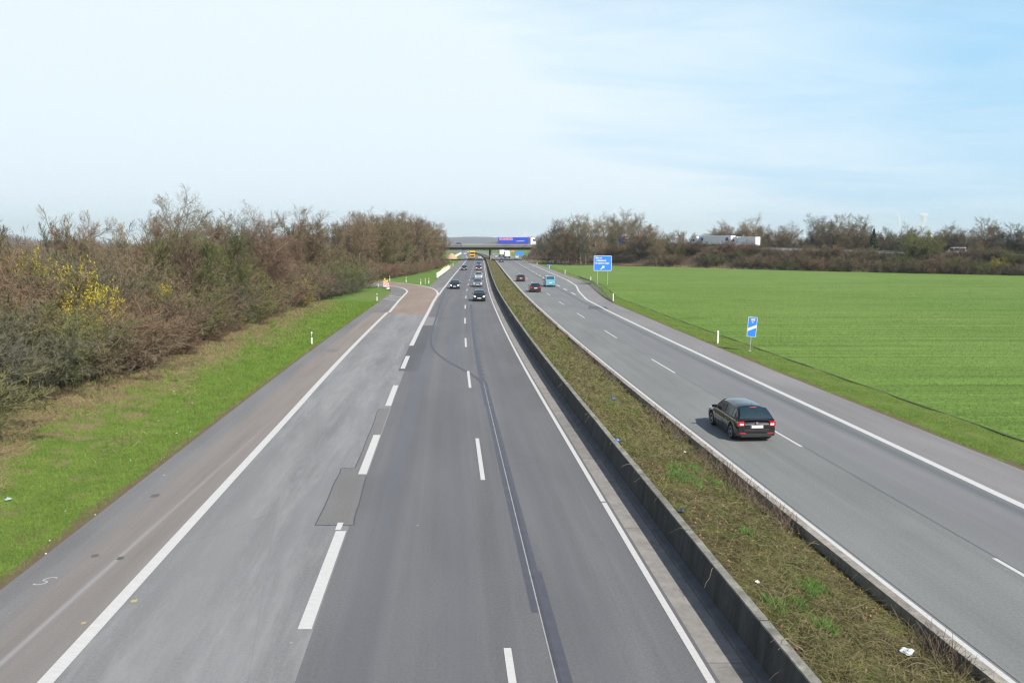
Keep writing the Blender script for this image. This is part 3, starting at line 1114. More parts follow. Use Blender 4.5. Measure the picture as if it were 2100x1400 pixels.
    # lamps
    for sd in (-1, 1):
        m = MB()
        x0, x1 = sd * hw * .56, sd * hw * .89
        zl0, zl1 = (belt * .60, belt * .76)
        m.loft([[(x0, L * .990, zl0), (x0, L * .968, zl1)], [(sd * hw * .76, L * .984, zl0 + .01), (sd * hw * .78, L * .950, zl1 + .01)], [(x1, L * .955, zl0 + .03), (x1, L * .915, zl1 + .02)]])
        for i, v in enumerate(m.v):
            m.v[i] = (v[0] * 1.01, v[1] + .022, v[2])
        ml = MB()
        ml.loft([[(v[0], v[1], v[2]) for v in m.v[2 * i:2 * i + 2]] for i in range(3)])
        k = len(ml.v)
        ml.add([(v[0], v[1] - .12, v[2]) for v in m.v], [[0, 1, 3, 2], [2, 3, 5, 4]])
        ml.add([], [])
        ml.f += [[0, 2, k + 2, k], [2, 4, k + 4, k + 2], [1, k + 1, k + 3, 3], [3, k + 3, k + 5, 5], [0, k, k + 1, 1], [4, 5, k + 5, k + 4]]
        ml.mi += [0] * 6
        ml.build('headlight', M_headon if lit else M_clear, root)
        tl = MB()
        if style == 'van':
            tl.box(min(sd * hw * .80, sd * hw * .93), max(sd * hw * .80, sd * hw * .93), -.012, .05, belt * .75, belt * 1.12, bev=.008)
        else:
            xa, xb = sorted((sd * hw * .62, sd * hw * .935))
            zt_ = .985 if style == 'sedan' else .955
            tl.box(xa, xb, -.022, .12, belt * .74, belt * zt_, bev=.015)
        t_ = tl.build('tail_light', M_red, root)
        if detail:
            MB().box(min(sd * hw * .66, sd * hw * .84), max(sd * hw * .66, sd * hw * .84), -.030, -.02, belt * .79, belt * .87).build('reversing_lamp', M_clear, t_)
            MB().box(min(sd * hw * .52, sd * hw * .84), max(sd * hw * .52, sd * hw * .84), -.012, .06, .36, .41, bev=.008).build('reflector', M_red, root)
        # mirrors
        mm = MB()
        ym = (.655 if style != 'van' else .77) * L
        xa, xb = sorted((sd * hw * .93, sd * (hw + .15)))
        mm.box(xa, xb, ym, ym + .10, belt + .01, belt + .14, bev=.025)
        mm.build('wing_mirror', paint, root)
    # plates, grille, bumper insert
    p = MB().box(-.26, .26, -.034, -.014, belt * .66, belt * .66 + .115).build('number_plate', M_plate, root)
    if detail:
        MB().box(-.256, -.216, -.036, -.033, belt * .66 + .006, belt * .66 + .109).build('country_band', M_pblue, p)
        e = MB().cyl((0, -.034, belt * .885), (0, -.014, belt * .885), .048, n=20).build('badge', M_chrome, root)
        MB().box(-.50, -.16, -.026, -.012, belt * .805, belt * .825).build('chrome_trim', M_chrome, root)
        MB().box(.16, .50, -.026, -.012, belt * .805, belt * .825).build('chrome_trim', M_chrome, root)
        MB().box(-hw * .62, hw * .62, -.020, .02, belt * .50, belt * .60, bev=.01).build('bumper_recess', M_black, root)
        MB().box(-.14, .14, .115 * L, .13 * L, Ht * .955, Ht * .97).build('brake_light', M_red, root)
        MB().cyl((0, .17 * L, Ht * .97), (0, .155 * L, Ht + .14), .008, .004, n=6).build('aerial', M_black, root)
        for sd in (-1, 1):
            for t in (.30, .52):
                xa, xb = sorted((sd * hw * .985, sd * (hw * .985 + .028)))
                MB().box(xa, xb, t * L, t * L + .16, belt * .80, belt * .83, bev=.006).build('door_handle', paint, root)
            # dark seams between the doors
            for t in (.205, .41, .665):
                xa, xb = sorted((sd * hw * .99, sd * (hw * 1.001 + .002)))
                MB().box(xa, xb, t * L, t * L + .008, .34, belt * .86).build('door_seam', M_black, root)
    MB().box(-hw * .76, hw * .76, -.008, .03, .22, .36, bev=.01).build('rear_apron', M_black, root)
    MB().box(-.26, .26, L * 1.0 - .004, L + .014, .40, .51).build('number_plate', M_plate, root)
    MB().box(-hw * .52, hw * .52, L * .985, L + .006, belt * .575, belt * .70, bev=.01).build('grille', M_black, root)
    MB().box(-hw * .60, hw * .60, L * .985, L + .004, .26, .37, bev=.01).build('lower_grille', M_black, root)
    for yc in (yr, yf):
        for sd in (-1, 1):
            wheel(root, sd * (hw - wd / 2 - .005), yc, R, wd, sd, rimmat or M_rim)
    return root


def put(root, x, y, rz):
    root.location = (x, y, 0.002)
    root.rotation_euler = (0, 0, rz)
    return root


def put_away(root, px, py, zoff=0.0):
    """rear bumper of a car driving away, centred on the pixel of its shadowed bottom edge"""
    x, y = G(px, py)
    root.location = (x, y, 0.002)
    root.rotation_euler = (0, 0, head(y))
    return root


def put_towards(root, px, py, L):
    """front bumper at the pixel, car facing us"""
    x, y = G(px, py)
    h = head(y)
    # car's +y axis points to the viewer; its front (y = L) is at (x, y)
    root.rotation_euler = (0, 0, h + PI)
    d = Vector((-math.sin(h + PI), math.cos(h + PI)))
    root.location = (x - d.x * L, y - d.y * L, 0.002)
    return root


P_black = car_paint('black', (0.005, 0.005, 0.007), 0.0, 0.22)
c = make_car('car', 'black hatchback driving away in the near right-hand carriageway, closest car to the camera', 'car', P_black, 'hatch', 4.30, 1.71, 1.42, detail=True)
c.location = (9.78, 32.62, 0.002)
c.scale = (.97, .97, .97)
c.rotation_euler = (0, 0, head(34) + math.radians(-0.5))

AWAY = 'cars driving away on the right carriageway'
TOW = 'cars coming towards the camera on the left carriageway'
c = make_car('car', 'dark red saloon driving away beside the light blue van', 'car', car_paint('maroon', (0.035, 0.010, 0.012)), 'sedan', 4.6, 1.78, 1.45, group=AWAY)
put_away(c, 1098.6, 599.5)
c = make_car('car', 'dark red hatchback driving away, farther off than the dark red saloon', 'car', car_paint('dark_red', (0.06, 0.012, 0.012)), 'hatch', 4.1, 1.72, 1.45, group=AWAY)
put_away(c, 1068.5, 577.3)
c = make_car('van', 'light blue van driving away in the outer right lane', 'van', car_paint('light_blue', (0.12, 0.36, 0.48), 0.1, 0.4), 'van', 4.9, 1.9, 1.95, group=None, glass=M_glassb)
put_away(c, 1129, 588.5)
c = make_car('car', 'dark grey car driving away at the shadow of the bridge', 'car', car_paint('dark_grey', (0.05, 0.05, 0.055)), 'hatch', 4.2, 1.75, 1.48, group=AWAY)
put_away(c, 1028.4, 538)
c = make_car('car', 'black car driving towards us, first in the queue beside the median wall', 'car', car_paint('black_blue', (0.012, 0.014, 0.022), .3, .25), 'hatch', 4.1, 1.74, 1.47, lit=True, group=TOW, glass=M_glassb)
put_towards(c, 983, 618.2, 4.1)
c = make_car('car', 'silver grey saloon driving towards us, behind the first black car', 'car', car_paint('silver', (0.30, 0.33, 0.38), .5, .3), 'sedan', 4.6, 1.78, 1.45, group=TOW, glass=M_glassb)
put_towards(c, 979.5, 588.6, 4.6)
c = make_car('car', 'white silver car driving towards us, just behind the silver grey saloon', 'car', car_paint('white_silver', (0.55, 0.57, 0.60), .3, .3), 'hatch', 4.2, 1.75, 1.48, group=TOW, glass=M_glassb)
put_towards(c, 981.5, 572.4, 4.2)
c = make_car('car', 'dark red car with lit headlights in the middle of the oncoming queue', 'car', car_paint('red_brown', (0.12, 0.02, 0.02)), 'hatch', 4.0, 1.70, 1.46, lit=True, group=TOW, glass=M_glassb)
put_towards(c, 982.0, 554.2, 4.0)
c = make_car('car', 'blue car tailing the dark red one in the oncoming queue', 'car', car_paint('steel_blue', (0.07, 0.16, 0.26)), 'hatch', 4.1, 1.72, 1.48, group=TOW, glass=M_glassb)
put_towards(c, 982.0, 546.5, 4.1)
c = make_car('car', 'dark blue estate car driving towards us alone in the left lane', 'car', car_paint('navy', (0.018, 0.026, 0.045), .3, .25), 'sedan', 4.55, 1.76, 1.47, lit=True, group=TOW, glass=M_glassb)
put_towards(c, 932.4, 592.8, 4.55)
c = make_car('car', 'small dark car towards us in the left lane, farther off than the blue estate', 'car', car_paint('slate', (0.02, 0.025, 0.035), .3, .25), 'hatch', 4.1, 1.72, 1.45, group=TOW, glass=M_glassb)
put_towards(c, 951.7, 554.2, 4.1)
c = make_car('car', 'white car driving towards us beyond the shadow of the bridge', 'car', car_paint('white', (0.62, 0.64, 0.65), .1, .3), 'hatch', 4.0, 1.72, 1.46, group=TOW, glass=M_glassb)
put_towards(c, 983.5, 530.3, 4.0)


# -------------------------------------------------- lorries
M_white = simple('white_lorry_paint', (0.84, 0.84, 0.83), 0.4, coat=0.3, var=0.04)
M_truckglass = glassm('lorry_glass', (0.02, 0.025, 0.03), 0.1)
M_chassis = simple('chassis_grey', (0.05, 0.05, 0.055), 0.6)


def text_mesh(s, size, mat, thick=0.01, bold=0.0, align='LEFT'):
    cu = bpy.data.curves.new('lettering', 'FONT')
    cu.body = s
    cu.size = size
    cu.extrude = thick
    cu.offset = bold
    cu.align_x = align
    o = bpy.data.objects.new('lettering', cu)
    COL.objects.link(o)
    bpy.context.view_layer.update()
    me = bpy.data.meshes.new_from_object(o.evaluated_get(bpy.context.evaluated_depsgraph_get()))
    bpy.data.objects.remove(o)
    me.materials.clear()
    me.materials.append(mat)
    return me


def make_lorry(name, label, L_tr, body_mat, cab_mat, cab=True, Ht=4.0, Wd=2.5, cat='lorry', tail=True, group=None, gapc=0.9):
    """trailer rear at y = 0, cab towards +y"""
    root = empty(name)
    tag(root, label, cat, group)
    hw = Wd / 2
    t = MB().box(-hw, hw, 0, L_tr, 1.15, Ht, bev=.04).build('cargo_box', body_mat, root)
    MB().box(-hw + .05, hw - .05, .1, L_tr - .1, .85, 1.14).build('chassis', M_chassis, root)
    for sd in (-1, 1):
        xa, xb = sorted((sd * (hw - .10), sd * (hw - .04)))
        MB().box(xa, xb, L_tr * .38, L_tr * .78, .50, .84).build('side_guard', M_chassis, root)
    for yc in ([.16 * L_tr, .255 * L_tr, .35 * L_tr] if L_tr > 10 else [.22 * L_tr]):
        for sd in (-1, 1):
            wheel(root, sd * (hw - .2), yc, .50, .34, sd, M_chrome, 8)
    if tail:
        for sd in (-1, 1):
            xa, xb = sorted((sd * hw * .62, sd * hw * .92))
            MB().box(xa, xb, -.02, .1, .92, 1.08).build('tail_light', M_red, root)
        MB().box(-.3, .3, -.03, .02, .92, 1.05).build('number_plate', M_plate, root)
        MB().box(-.012, .012, -.012, .002, 1.25, Ht - .15).build('door_seam', M_chassis, root)
    if cab:
        y0 = L_tr + gapc
        Lc = 2.3
        hc = hw * .98
        m = MB()
        prof = [(0, .95), (0, 3.55), (.25, 3.82), (1.25, 3.80), (1.95, 3.35), (2.08, 2.35), (2.28, 2.1), (2.32, .55), (.05, .55)]
        nn = len(prof)
        vs = [(s * hc, y0 + a, b) for s in (-1, 1) for (a, b) in prof]
        m.add(vs, [list(range(nn))[::-1], list(range(nn, 2 * nn))] + [[i, (i + 1) % nn, nn + (i + 1) % nn, nn + i] for i in range(nn)])
        cb_ = m.build('cab', cab_mat, root, recalc=True)
        MB().add([(-hc * .9, y0 + 2.10, 2.38), (hc * .9, y0 + 2.10, 2.38), (hc * .88, y0 + 1.985, 3.22), (-hc * .88, y0 + 1.985, 3.22)], [[0, 1, 2, 3]]).build('windscreen', M_truckglass, root)
        for sd in (-1, 1):
            x = sd * (hc + .006)
            MB().add([(x, y0 + 1.0, 2.2), (x, y0 + 1.88, 2.15), (x, y0 + 1.72, 2.95), (x, y0 + 1.0, 3.0)], [[0, 1, 2, 3]]).build('side_window', M_truckglass, root)
            xa, xb = sorted((sd * hc, sd * (hc + .26)))
            MB().box(xa, xb, y0 + 1.98, y0 + 2.14, 2.2, 2.95, bev=.03).build('wing_mirror', M_black, root)
            xa, xb = sorted((sd * hc * .58, sd * hc * .92))
            MB().box(xa, xb, y0 + 2.30, y0 + 2.345, .72, .96, bev=.01).build('headlight', M_clear, root)
            wheel(root, sd * (hw - .2), y0 + 1.15, .50, .32, sd, M_chrome, 8)
            wheel(root, sd * (hw - .2), y0 - 2.4 if L_tr > 10 else y0 - 1.6, .50, .34, sd, M_chrome, 8)
        MB().box(-hc * .8, hc * .8, y0 + 2.29, y0 + 2.34, 1.05, 1.75, bev=.01).build('grille', M_black, root)
    return root


M_blue = simple('trailer_blue', (0.03, 0.07, 0.52), 0.45, var=0.06, vscale=0.6)
M_letter_red = simple('letter_red', (0.62, 0.03, 0.03), 0.5, var=0.03)
M_letter_white = simple('letter_white', (0.75, 0.75, 0.76), 0.5, var=0.03)
ZB = 6.30
t = make_lorry('articulated_lorry', 'blue articulated lorry with white cab crossing the motorway bridge', 13.6, M_blue, M_white, Wd=2.5)
t.location = (-6.2, 373.9, ZB - 0.35 + .40)
t.rotation_euler = (0, 0, -PI / 2)
# the side that faces us is local +x ... the cab points to world +x
side = 1.256
lt = obj('lettering', text_mesh('TRANSCO', 1.30, M_letter_red, .012, .03), t)
ms = text_mesh('TRANSCO', 1.30, M_letter_white, .006, .11)
lo = obj('letter_outline', ms, t)
for o_, dx in ((lt, .018), (lo, .006)):
    o_.rotation_euler = (PI / 2, 0, PI / 2)
    o_.location = (side + dx, 0.45, 2.62)
MB().box(1.252, 1.262, 8.2, 11.7, 2.05, 2.22).build('white_stripe', M_letter_white, t)
MB().box(1.252, 1.262, .2, 13.4, 3.86, 3.96).build('roof_rail', M_letter_white, t)
MB().box(-1.27, 1.27, -.02, .05, 1.15, 4.0).build('rear_frame', simple('frame_maroon', (0.2, 0.03, 0.08), 0.5), t)

# lorries on the motorway
M_truckgrn = simple('lorry_green_band', (0.06, 0.30, 0.06), 0.5)
t = make_lorry('box_lorry', 'white box lorry driving away, nearest lorry on the right carriageway', 7.5, M_white, M_white, Ht=3.45, Wd=2.5, gapc=.3)
x, y = G(1041.0, 530.0)
t.location = (x, y, 0)
t.rotation_euler = (0, 0, head(y))
t = make_lorry('box_lorry', 'tall white lorry with a green band, just left of the nearest white lorry', 9.5, M_white, M_white, Ht=3.9, Wd=2.5, gapc=.3)
MB().box(-1.262, 1.262, -.012, 9.4, 1.2, 1.62).build('green_band', M_truckgrn, t)
x, y = G(1029.5, 527.0)
t.location = (x, y, 0)
t.rotation_euler = (0, 0, head(y))
M_yel = simple('yellow_lorry_paint', (0.80, 0.45, 0.02), 0.4, var=0.05)
t = make_lorry('box_lorry', 'yellow lorry driving towards us under the bridge', 7.0, M_yel, M_yel, Ht=3.7, Wd=2.5, gapc=.1, tail=False)
x, y = G(968.5, 531)
h = head(y) + PI
t.rotation_euler = (0, 0, h)
t.location = (x + math.sin(h) * 9.4, y - math.cos(h) * 9.4, 0)
# far traffic beyond the bridge
for (px, py, st, pn, rgb, lab, tw) in (
        (1017.6, 528.3, 'hatch', 'far_white', (0.5, 0.52, 0.53), 'pale car driving away left of the green-banded lorry', False),
        (1012.5, 523.5, 'hatch', 'far_silver', (0.35, 0.37, 0.40), 'silver car driving away far beyond the bridge, beside the median', False),
        (1060.0, 530.2, 'van', 'far_van', (0.62, 0.62, 0.60), 'white van on the exit road under the right end of the bridge', False),
        (1075.5, 529.5, 'hatch', 'far_dark', (0.03, 0.035, 0.04), 'dark car on the exit road next to the bridge abutment', False),
        (953.5, 522.0, 'van', 'far_van2', (0.62, 0.63, 0.62), 'white van driving towards us left of the yellow lorry', True),
        (959.5, 518.0, 'van', 'far_van3', (0.60, 0.60, 0.62), 'distant white van towards us behind the yellow lorry', True),
        (951.0, 515.5, 'hatch', 'far_blue', (0.12, 0.15, 0.20), 'distant grey blue car at the far bend of the left carriageway', True)):
    c = make_car('van' if st == 'van' else 'car', lab, 'van' if st == 'van' else 'car', car_paint(pn, rgb, .1, .4), st, 4.9 if st == 'van' else 4.2, 1.8, 1.95 if st == 'van' else 1.47, group='distant traffic beyond the bridge')
    (put_towards(c, px, py, 4.5) if tw else put_away(c, px, py))

# ================================================================ bridge
BR = empty('road_bridge', (0, 0, 0))
tag(BR, 'flat concrete road bridge crossing the whole motorway', 'bridge')
YB0, YB1 = 371.0, 397.0
XB0, XB1 = -34.0, 11.5
MB().box(XB0 - 14, XB1 + 8, YB0 - .6, YB1 + .6, 5.75, 6.28).build('deck_slab', M_bridge, BR)
MB().box(XB0 - 14, XB1 + 8, YB0 - .95, YB0 - .62, 5.72, 6.42).build('edge_beam', M_bridgelt, BR)
MB().box(XB0 - 14, XB1 + 8, YB1 + .62, YB1 + .95, 5.72, 6.42).build('edge_beam', M_bridgelt, BR)
for k in range(7):
    yy = YB0 + 1.6 + k * 3.75
    MB().box(XB0, XB1, yy, yy + 1.1, 4.62, 5.74).build('girder', M_bridge, BR)
MB().box(XB0 - .5, XB0 + .8, YB0, YB1, -.1, 5.74).build('abutment', M_abut, BR)
MB().box(XB1 - .3, XB1 + 1.0, YB0, YB1, -.1, 5.74).build('abutment', M_abut, BR)
for k in range(6):
    yy = YB0 + 2.5 + k * 4.2
    MB().cyl((BX(yy) + 3.2, yy, -.2), (BX(yy) + 3.2, yy, 4.62), .40, n=12).build('pier', M_abut, BR)
M_galv = simple('galvanised_steel', (0.33, 0.34, 0.34), 0.5, metal=0.3, var=0.12)
for yy in (YB0 - .45, YB1 + .45):
    MB().box(XB0 - 14, XB1 + 8, yy - .03, yy + .03, 7.25, 7.33).box(XB0 - 14, XB1 + 8, yy - .02, yy + .02, 6.75, 6.80).build('hand_rail', M_galv, BR)
    m = MB()
    for k in range(34):
        xx = XB0 - 13.8 + k * 2.0
        m.box(xx - .03, xx + .03, yy - .03, yy + .03, 6.42, 7.25)
    m.build('railing_posts', M_galv, BR)
MB().box(XB0 - 14, XB1 + 8, YB0 + .55, YB0 + .60, 6.75, 7.05).build('guard_rail', M_galv, BR)
# road on top of the deck
o = obj('road', mesh_np('road', [(XB0 - 14, YB0 + 1, 6.30), (XB1 + 8, YB0 + 1, 6.30), (XB1 + 8, YB1 - 1, 6.30), (XB0 - 14, YB1 - 1, 6.30)], [[0, 1, 2, 3]], M_right, uv=[(0, 0), (67, 0), (67, 24), (0, 24)]))
o['kind'] = 'structure'
c = make_car('car', 'dark car driving across the bridge left of the blue lorry', 'car', car_paint('slate', (0.02, 0.025, 0.035)), 'hatch', 4.2, 1.75, 1.5)
c.location = (-22.5, 379, 6.31)
c.rotation_euler = (0, 0, PI / 2)

# ---------------------------------------------------------------- embankment that carries the crossing road
CL = [(-260, 392), (-160, 386), (-90, 384), (-34, 384), (12, 384), (22, 378.5), (32, 365), (50, 330), (72, 287), (100, 251), (130, 226), (170, 196), (235, 152), (320, 100)]
CLZ = [(-260, 6.3), (72, 6.3), (90, 5.7), (110, 4.9), (135, 4.1), (170, 3.4), (235, 2.8), (320, 2.4)]


def smooth_line(P, n):
    P = np.array(P, float)
    t = np.r_[0, np.cumsum(np.hypot(*np.diff(P, axis=0).T))]
    q = np.linspace(0, t[-1], n)
    r = np.c_[np.interp(q, t, P[:, 0]), np.interp(q, t, P[:, 1])]
    for _ in range(10):
        r[1:-1] = (r[:-2] + 2 * r[1:-1] + r[2:]) / 4
    return r


CR = smooth_line(CL, 220)
CD = np.gradient(CR, axis=0)
CD /= np.linalg.norm(CD, axis=1)[:, None]
CN = np.c_[-CD[:, 1], CD[:, 0]]     # to the left of travel = away from us
CZ = np.interp(CR[:, 0], *zip(*CLZ))
HWE = 12.5


def bank(i0, i1):
    prof = lambda z: [(-HWE - z * 1.7, -.04), (-HWE - z * .8, z * .55), (-HWE, z), (HWE, z), (HWE + z * 1.7, -.04)]
    rg = []
    for i in range(i0, i1):
        rg.append([(CR[i, 0] + CN[i, 0] * a, CR[i, 1] + CN[i, 1] * a, b) for (a, b) in prof(CZ[i] - .06)])
    m = MB().loft(rg)
    o = m.build('embankment', M_bank)
    o['kind'] = 'structure'


iL = int(np.argmin(abs(CR[:, 0] - (XB0 - 1))))
iR = int(np.argmin(abs(CR[:, 0] - (XB1 + 2))))
bank(0, iL)
bank(iR, 220)
vs, uv = [], []
for i in range(iR, 220):
    for a in (-HWE + 1.5, HWE - 1.5):
        vs.append((CR[i, 0] + CN[i, 0] * a, CR[i, 1] + CN[i, 1] * a, CZ[i]))
        uv.append((a, i * 2.5))
nn = len(vs) // 2
o = obj('road', mesh_np('road', vs, [[2 * i, 2 * i + 1, 2 * i + 3, 2 * i + 2] for i in range(nn - 1)], M_right, uv=uv))
o['kind'] = 'structure'


def bank_pt(xq, a):
    """point on the crossing road at world ratio x/y of a photo column, offset a from the centre"""
    best = None
    for i in range(iR, 219):
        p = CR[i] + CN[i] * a
        e = abs((p[0] / p[1]) * F + CX - xq)
        if best is None or e < best[0]:
            best = (e, p, CZ[i], math.atan2(CD[i, 1], CD[i, 0]))
    return best[1], best[2], best[3]


gr = empty('guard_rail')
tag(gr, 'pale steel guard rail along the road on the embankment behind the field', 'guard rail')
m, mp = MB(), MB()
rg = []
for i in range(iR, 219):
    p = CR[i] + CN[i] * (-HWE + .8)
    rg.append([(p[0], p[1], CZ[i] + z) for z in (.50, .62, .80)])
m.loft(rg)
m.build('rail', M_galv, gr)
for i in range(iR, 219):
    p = CR[i] + CN[i] * (-HWE + .9)
    mp.box(p[0] - .05, p[0] + .05, p[1] - .05, p[1] + .05, CZ[i] - .1, CZ[i] + .78)
mp.build('rail_posts', M_galv, gr)


def on_bank(root, xq, a, rev=True):
    p, z, ang = bank_pt(xq, a)
    # rear of the vehicle at the point; heading along the road towards the bridge (rev) or away
    root.location = (p[0], p[1], z)
    root.rotation_euler = (0, 0, ang - PI / 2 + (PI if rev else 0))


t = make_lorry('articulated_lorry', 'long white articulated lorry with round blue badges on the embankment road', 13.6, M_white, M_white, Ht=4.0)
M_badge = simple('badge_blue', (0.06, 0.09, 0.42), 0.5)
for yy in (1.6, 12.2):
    for sd in (-1, 1):
        MB().cyl((sd * 1.251, yy, 2.85), (sd * 1.262, yy, 2.85), .62, n=20).build('round_badge', M_badge, t)
for yy in (1.6, 12.2):
    for sd in (-1, 1):
        xa, xb = sorted((sd * 1.251, sd * 1.259))
        MB().box(xa, xb, yy - .7, yy + .7, 1.4, 1.95).build('pale_panel', simple('pale_orange', (0.6, 0.42, 0.33), 0.5), t)
on_bank(t, 1498, -5.5)
t = make_lorry('box_lorry', 'plain white box lorry following the badged lorry on the embankment road', 7.0, M_white, M_white, Ht=3.75, gapc=.2)
on_bank(t, 1553, -5.5)
c = make_car('van', 'white delivery van on the embankment road at the far right of the field', 'van', car_paint('white', (0.62, 0.64, 0.65), .1, .3), 'van', 5.2, 1.95, 2.2)
on_bank(c, 1967, -5.5)
# car transporter
t = make_lorry('car_transporter', 'blue-cabbed transporter with red and white load behind the bare trees', 10.5, simple('transporter_red', (0.32, 0.04, 0.04), 0.5), simple('cab_blue', (0.04, 0.09, 0.40), 0.4), Ht=3.9, gapc=.4)
MB().box(-1.27, 1.27, 1, 9.8, 2.0, 2.6).build('load', M_galv, t)
MB().box(-1.28, 1.28, 6.2, 8.8, 2.9, 3.6).build('load_panel', M_white, t)
on_bank(t, 1312, -5.5)

# ================================================================ vegetation
def barkmat(name, rgb, var=0.25, twig=False):
    m, N, L, P = newmat(name)
    oi = N.new('ShaderNodeObjectInfo')
    tcn = N.new('ShaderNodeTexCoord')
    n = N.new('ShaderNodeTexNoise')
    n.inputs['Scale'].default_value = 1.3 if twig else 6.0
    n.inputs['Detail'].default_value = 6
    L.new(tcn.outputs['Object'], n.inputs['Vector'])
    c = ramp(N, L, n.outputs['Fac'], [(0.3, tuple(x * (1 - var) for x in rgb)), (0.7, tuple(x * (1 + var) for x in rgb))])
    c = mixc(N, L, 1.0, c, oi.outputs['Color'], 'MULTIPLY')
    L.new(c, P.inputs['Base Color'])
    P.inputs['Roughness'].default_value = 0.9
    P.inputs['Specular IOR Level'].default_value = 0.1
    return m


M_bark = barkmat('bark', (0.16, 0.145, 0.11))
M_twig = barkmat('twigs', (0.165, 0.138, 0.100), 0.3, True)
M_flower = simple('yellow_blossom', (0.46, 0.37, 0.03), 0.7, var=0.25, vscale=2)
M_bud = simple('young_leaves', (0.16, 0.20, 0.04), 0.8, var=0.3, vscale=1)
M_needle = simple('evergreen_needles', (0.03, 0.055, 0.025), 0.8, var=0.4, vscale=2)


def unit(v):
    return v / np.maximum(np.linalg.norm(v, axis=-1, keepdims=True), 1e-9)


def chains(rs, p0, d, ln, K, wig, up):
    """grow len(p0) bent branches of K segments: returns points (n, K+1, 3)"""
    n = len(p0)
    pts = np.zeros((n, K + 1, 3))
    pts[:, 0] = p0
    dd = d.copy()
    for k in range(K):
        dd = unit(dd + rs.normal(0, wig, (n, 3)) + np.array([0, 0, up]))
        pts[:, k + 1] = pts[:, k] + dd * (ln / K)[:, None]
    return pts


def spawn(rs, pts, ln, nch, t0, ang, ratio, t1=1.0, jit=0.25, lenfall=0.5):
    n, K1, _ = pts.shape
    K = K1 - 1
    t = t0 + (t1 - t0) * (np.arange(nch)[None, :] + rs.uniform(0, 1, (n, nch))) / nch
    x = t * K
    i = np.minimum(x.astype(int), K - 1)
    f = (x - i)[..., None]
    r = np.arange(n)[:, None]
    a, b = pts[r, i], pts[r, i + 1]
    p = a + (b - a) * f
    d = unit(b - a)
    rnd = unit(rs.normal(0, 1, d.shape))
    side = unit(np.cross(d, rnd))
    an = np.radians(rs.normal(ang, ang * jit, (n, nch)))[..., None]
    nd = d * np.cos(an) + side * np.sin(an)
    l = ln[:, None] * ratio * (1 - lenfall * t) * rs.uniform(.7, 1.3, (n, nch))
    return p.reshape(-1, 3), nd.reshape(-1, 3), l.reshape(-1)


def ribbons(rs, pts, w0, w1):
    """flat tapered strips for thin branches"""
    n, K1, _ = pts.shape
    d = unit(pts[:, -1] - pts[:, 0])
    side = unit(np.cross(d, unit(rs.normal(0, 1, (n, 3)))))
    w = np.linspace(w0, w1, K1)[None, :, None] / 2
    a = pts - side[:, None, :] * w
    b = pts + side[:, None, :] * w
    v = np.stack([a, b], axis=2).reshape(-1, 3)
    base = (np.arange(n) * K1 * 2)[:, None, None]
    k = (np.arange(K1 - 1) * 2)[None, :, None]
    f = (base + k + np.array([0, 1, 3, 2])[None, None, :]).reshape(-1, 4)
    return v, f


def tubes(pts, r0, r1, ns=5):
    n, K1, _ = pts.shape
    d = unit(np.gradient(pts, axis=1))
    ref = np.where(np.abs(d[..., 2:3]) > .9, np.array([1., 0, 0]), np.array([0, 0, 1.]))
    a = unit(np.cross(d, ref))
    b = np.cross(d, a)
    t = np.linspace(0, 1, K1)[None, :, None]
    r = (r0[:, None, None] * (1 - t) + r1[:, None, None] * t)
    an = np.arange(ns) * 2 * PI / ns
    v = (pts[:, :, None, :] + a[:, :, None, :] * (r[..., None] * np.cos(an)[None, None, :, None])
         + b[:, :, None, :] * (r[..., None] * np.sin(an)[None, None, :, None])).reshape(-1, 3)
    base = (np.arange(n) * K1 * ns)[:, None, None, None]
    k = (np.arange(K1 - 1) * ns)[None, :, None, None]
    i = np.arange(ns)
    q = np.stack([i, (i + 1) % ns, (i + 1) % ns + ns, i + ns], -1)[None, None]
    return v, (base + k + q).reshape(-1, 4)


def join(parts):
    vs, fs, o = [], [], 0
    for v, f in parts:
        vs.append(v)
        fs.append(f + o)
        o += len(v)
    return np.concatenate(vs), np.concatenate(fs)


